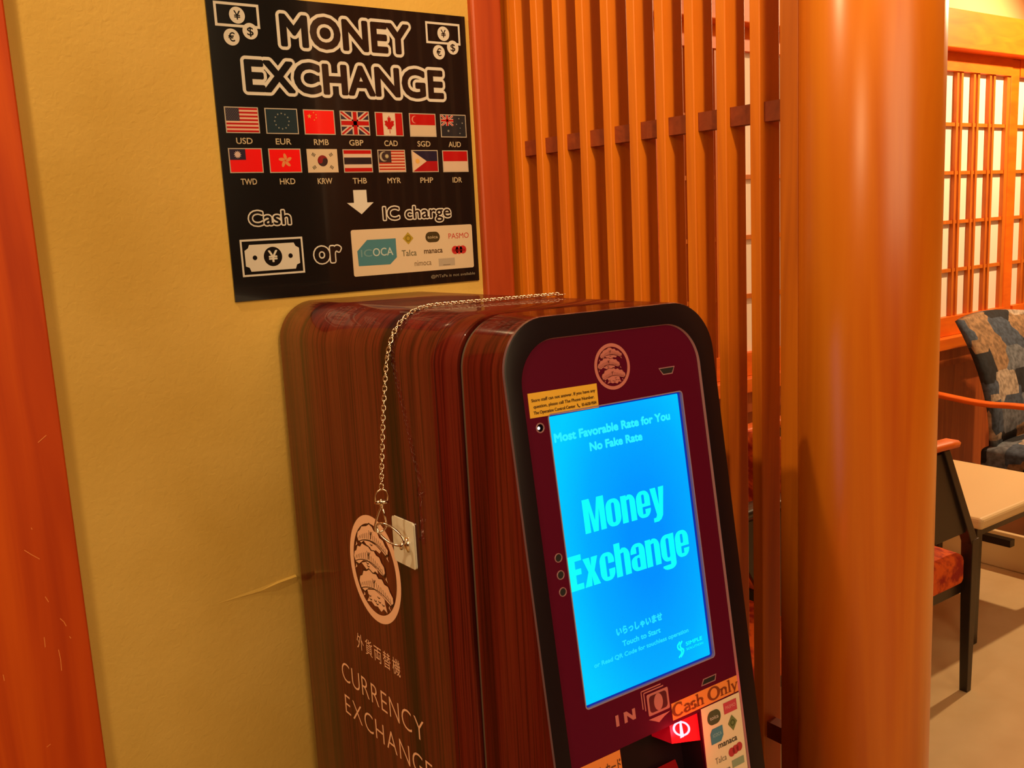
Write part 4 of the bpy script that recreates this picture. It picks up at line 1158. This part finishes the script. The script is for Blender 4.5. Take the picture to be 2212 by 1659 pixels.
# one link: oval loop along local X, slightly twisted like a curb chain
def link_loop():
    pts = []
    for i in range(16):
        a = 2 * math.pi * i / 16
        u_, v_ = 0.0038 * math.cos(a), 0.0023 * math.sin(a)
        tw = 0.55 * math.cos(a)
        pts.append(Vector((u_, v_ * math.cos(tw), v_ * math.sin(tw))))
    return pts
for i in range(nl):
    P_, T_ = along((i + 0.5) * PITCH)
    if lk is None:
        lk = tube('link', link_loop(), 0.00072, CHROME, chain, n=6, closed=True); o = lk
    else:
        o = lk.copy(); COL.objects.link(o); o.parent = chain
    q = T_.to_track_quat('X', 'Z')
    o.rotation_mode = 'QUATERNION'
    o.rotation_quaternion = q @ Matrix.Rotation(math.radians(45 if i % 2 else -45), 4, 'X').to_quaternion()
    o.location = P_
E1 = P3[-1]
# swivel clasp: D loop, ball, hinged triangular snap
def arcp(c, a1, a2, r1, r2, t0, t1, n_=14): return [c + a1 * r1 * math.cos(math.radians(t0 + (t1 - t0) * i / n_)) + a2 * r2 * math.sin(math.radians(t0 + (t1 - t0) * i / n_)) for i in range(n_ + 1)]
dY = Vector((0.89, -0.45, 0.0)).normalized(); dZ = Vector((0.05, -0.13, 1)).normalized()
c0 = E1 + Vector((-0.0003, 0, -0.0060))
dl = [c0 - dY * 0.0066 - dZ * 0.0075] + arcp(c0, dY, dZ, -0.0070, 0.0080, 0, 180) + [c0 + dY * 0.0066 - dZ * 0.0075]
clasp = tube('clasp', dl, 0.00095, CHROME, chain, n=8)
clasp['label'] = 'swivel snap clasp at the lower end'
tube('swivel_pin', [c0 - dY * 0.0078 - dZ * 0.0072, c0 - dY * 0.003 - dZ * 0.0068, c0 + dY * 0.003 - dZ * 0.0068, c0 + dY * 0.0078 - dZ * 0.0072], 0.0015, CHROME, clasp, n=10, rads=[0.0011, 0.0026, 0.0026, 0.0011])
tube('swivel_ball', [c0 - dZ * 0.003, c0 - dZ * 0.0055, c0 - dZ * 0.009, c0 - dZ * 0.012], 0.002, CHROME, clasp, n=12, rads=[0.0008, 0.0028, 0.0030, 0.0014])
tc_ = c0 - dZ * 0.0115
tri = [tc_, tc_ - dZ * 0.024 - dY * 0.0068, tc_ - dZ * 0.0275 - dY * 0.0055, tc_ - dZ * 0.0285 + dY * 0.0005, tc_ - dZ * 0.0255 + dY * 0.0068, tc_ - dZ * 0.0235 + dY * 0.0072, tc_]
tube('snap_hook', catmull([tc_ + dY * 0.0005, tc_ - dY * 0.003 - dZ * 0.008, tc_ - dZ * 0.024 - dY * 0.0064, tc_ - dZ * 0.0305 - dY * 0.0035, tc_ - dZ * 0.0295 + dY * 0.0028, tc_ - dZ * 0.0235 + dY * 0.0068], 6), 0.0012, CHROME, clasp, n=8)
tube('snap_gate', [tc_ + dY * 0.0012, tc_ - dZ * 0.0235 + dY * 0.0068], 0.0011, CHROME, clasp, n=8)
tube('end_loop', [Vector(ontop(0.2455, 0.204, 0.002)) + Vector((0.0042 * math.cos(a * math.pi / 7), 0.0035 * math.sin(a * math.pi / 7), 0)) for a in range(14)], 0.0008, CHROME, chain, n=6, closed=True)

# ================================================================== LOUNGE FURNITURE
def tapered(name, p0, p1, w0, w1, m, parent, bev=0.002):
    (x0, y0, z0), (x1, y1, z1) = p0, p1
    V = []
    for (x_, y_, z_, w) in ((x0, y0, z0, w0), (x1, y1, z1, w1)):
        V += [(x_ - w / 2, y_ - w / 2, z_), (x_ + w / 2, y_ - w / 2, z_), (x_ + w / 2, y_ + w / 2, z_), (x_ - w / 2, y_ + w / 2, z_)]
    return bevel(link(name, V, BOXF, m, parent), bev)
def cushion(name, x0, x1, y0, y1, z0, z1, m, parent, dome=0.02, n_=8, rad=0.02):
    V, F = [], []
    for i in range(n_ + 1):
        for j in range(n_ + 1):
            u_, v_ = i / n_, j / n_
            hz = z1 - dome + dome * (1 - (2 * u_ - 1) ** 4) * (1 - (2 * v_ - 1) ** 4)
            V.append((x0 + (x1 - x0) * u_, y0 + (y1 - y0) * v_, hz))
    k = len(V)
    for i in range(n_ + 1):
        for j in range(n_ + 1):
            V.append((x0 + (x1 - x0) * i / n_, y0 + (y1 - y0) * j / n_, z0))
    id_ = lambda i, j, b_=0: b_ * k + i * (n_ + 1) + j
    for i in range(n_):
        for j in range(n_):
            F.append((id_(i, j), id_(i + 1, j), id_(i + 1, j + 1), id_(i, j + 1)))
            F.append((id_(i, j, 1), id_(i, j + 1, 1), id_(i + 1, j + 1, 1), id_(i + 1, j, 1)))
    for i in range(n_):
        F.append((id_(i, 0), id_(i, 0, 1), id_(i + 1, 0, 1), id_(i + 1, 0)))
        F.append((id_(i, n_), id_(i + 1, n_), id_(i + 1, n_, 1), id_(i, n_, 1)))
        F.append((id_(0, i), id_(0, i + 1), id_(0, i + 1, 1), id_(0, i, 1)))
        F.append((id_(n_, i), id_(n_, i, 1), id_(n_, i + 1, 1), id_(n_, i + 1)))
    o = link(name, V, F, m, parent, smooth=True)
    md = o.modifiers.new('edge', 'BEVEL'); md.width = rad; md.segments = 3; md.limit_method = 'ANGLE'; md.angle_limit = math.radians(50)
    return o
def lounge_chair(x_, y_, label, fabric, rz, armwood, group, ins=0.045, w=0.56, d=0.56, st_=0.47, arm_z=0.785, lean=0.16, back=0.86, support=True):
    """local +X is the way the chair faces; origin on the floor under the seat centre"""
    r_ = empty('lounge_chair', (x_, y_, 0), rz)
    tag(r_, label, 'chair', group)
    hx, hy = d / 2, w / 2
    for sy in (-1, 1):
        yy = sy * (hy - 0.018)
        tapered('leg', (hx - 0.018, yy, 0), (hx - 0.018, yy, st_ + 0.01), 0.024, 0.036, DARK, r_)
        tapered('leg', (-hx + 0.0, yy, 0), (-hx + 0.03, yy, st_ - 0.08), 0.024, 0.034, DARK, r_)
        if support:
            tapered('arm_support', (hx - 0.018, yy, st_ - 0.005), (hx - 0.018 - lean, yy, arm_z - 0.012), 0.034, 0.028, DARK, r_)
        pts = catmull([Vector((hx - lean + (0.03 if support else 0.24), yy, arm_z)), Vector((0.0, yy, arm_z + 0.004)), Vector((-hx * .7, yy, arm_z - 0.004)), Vector((-hx - (0.05 if support else 0.17), yy * .97, arm_z + 0.012))], 4)
        V, F = [], []
        for q in pts:
            for (a, c) in ((-.022, -.009), (.022, -.009), (.026, .004), (.018, .010), (-.018, .010), (-.026, .004)):
                V.append((q.x, q.y + a, q.z + c))
        for i in range(len(pts) - 1):
            for j in range(6): F.append((i * 6 + j, i * 6 + (j + 1) % 6, (i + 1) * 6 + (j + 1) % 6, (i + 1) * 6 + j))
        F += [(5, 4, 3, 2, 1, 0), tuple((len(pts) - 1) * 6 + j for j in range(6))]
        link('armrest', V, F, armwood, r_, smooth=True)
    if support:
        for sy in (-1, 1):
            yy = sy * (hy - 0.018)
            bevel(link('side_panel', [(a, yy + e, c) for e in (-0.006, 0.006) for a, c in ((hx - 0.03, st_ + 0.035), (hx - 0.03 - lean, arm_z - 0.02), (hx - 0.22 - lean, arm_z - 0.02), (hx - 0.25, st_ + 0.09), (hx - 0.21, st_ + 0.035))], [(0, 1, 2, 3, 4), (9, 8, 7, 6, 5)] + [(i, 5 + i, 5 + (i + 1) % 5, (i + 1) % 5) for i in range(5)], DARK, r_), 0.002)
    box('seat_frame', -hx + 0.02, hx - 0.02, -hy + 0.03, hy - 0.03, st_ - 0.16, st_ - 0.12, DARK, r_, bev=0.004)
    cushion('seat', -hx + 0.02, hx - 0.045 if support else hx, -hy + max(ins - 0.033, 0.012), hy - max(ins - 0.033, 0.012), st_ - 0.125, st_, fabric, r_, 0.03, 8, 0.02)
    # backrest: padded, leaning back
    V, F = [], []
    n_ = 10
    for side in (0, 1):
        for i in range(n_ + 1):
            for j in range(n_ + 1):
                u_, v_ = i / n_, j / n_
                zz = st_ - 0.03 + (back - st_ + 0.03) * v_
                bulge = 0.016 * (1 - (2 * u_ - 1) ** 4) * (1 - (2 * v_ - 1) ** 4)
                xx = -hx + 0.06 - 0.17 * v_ * v_ - 0.03 * (1 - (2 * u_ - 1) ** 2)
                xx += (bulge + 0.016) if side == 0 else -(bulge + 0.016)
                V.append((xx, (-hy + ins) + (w - 2 * ins) * u_, zz + (0.018 * (1 - (2 * u_ - 1) ** 2) * v_)))
    K = (n_ + 1) ** 2
    I = lambda s, i, j: s * K + i * (n_ + 1) + j
    for i in range(n_):
        for j in range(n_):
            F.append((I(0, i, j), I(0, i + 1, j), I(0, i + 1, j + 1), I(0, i, j + 1)))
            F.append((I(1, i, j), I(1, i, j + 1), I(1, i + 1, j + 1), I(1, i + 1, j)))
    for i in range(n_):
        F.append((I(0, i, 0), I(1, i, 0), I(1, i + 1, 0), I(0, i + 1, 0)))
        F.append((I(0, i, n_), I(0, i + 1, n_), I(1, i + 1, n_), I(1, i, n_)))
        F.append((I(0, 0, i), I(0, 0, i + 1), I(1, 0, i + 1), I(1, 0, i)))
        F.append((I(0, n_, i), I(1, n_, i), I(1, n_, i + 1), I(0, n_, i + 1)))
    link('backrest', V, F, fabric, r_, smooth=True)
    return r_
G = 'wooden lounge chairs around the low table'
lounge_chair(2.308, 1.640, 'orange velvet lounge chair with dark legs beside the cream table', ORANGE, 0.0, BEAM, G)
lounge_chair(4.22, 1.84, 'lounge chair covered in blue and tan patchwork fabric below the shoji', PATCH, -math.pi / 2, BEAM, G, ins=0.145, w=0.84, d=0.50, st_=0.42, arm_z=0.61, back=0.93, support=False)
lounge_chair(1.60, 1.62, 'orange velvet lounge chair glimpsed through the slatted screen', ORANGE, 0.0, DARK, G)
# low table
tb = empty('low_table', (3.05, 1.75, 0))
tag(tb, 'low cream topped table with dark frame behind the orange chair', 'table')
box('table_top', -0.22, 0.40, -0.27, 0.25, 0.412, 0.452, CREAM, tb, bev=0.012, seg=3)
box('apron', -0.17, 0.34, -0.22, -0.20, 0.365, 0.412, DARK, tb); box('apron', -0.17, 0.34, 0.18, 0.20, 0.365, 0.412, DARK, tb)
for sx in (-0.17, 0.34):
    for sy in (-0.22, 0.20):
        tapered('leg', (sx, sy, 0), (sx, sy, 0.412), 0.028, 0.036, DARK, tb)
box('stretcher', 0.085, 0.115, -0.21, 0.19, 0.265, 0.29, DARK, tb)
kb = box('floor_kerb', -0.012, 0.012, -0.9, 0.55, 0, 0.15, CREAM, None, bev=0.006)
kb.location = (3.60, 1.72, 0)
tag(kb, 'low cream kerb board on the floor beyond the orange chair', 'kerb')
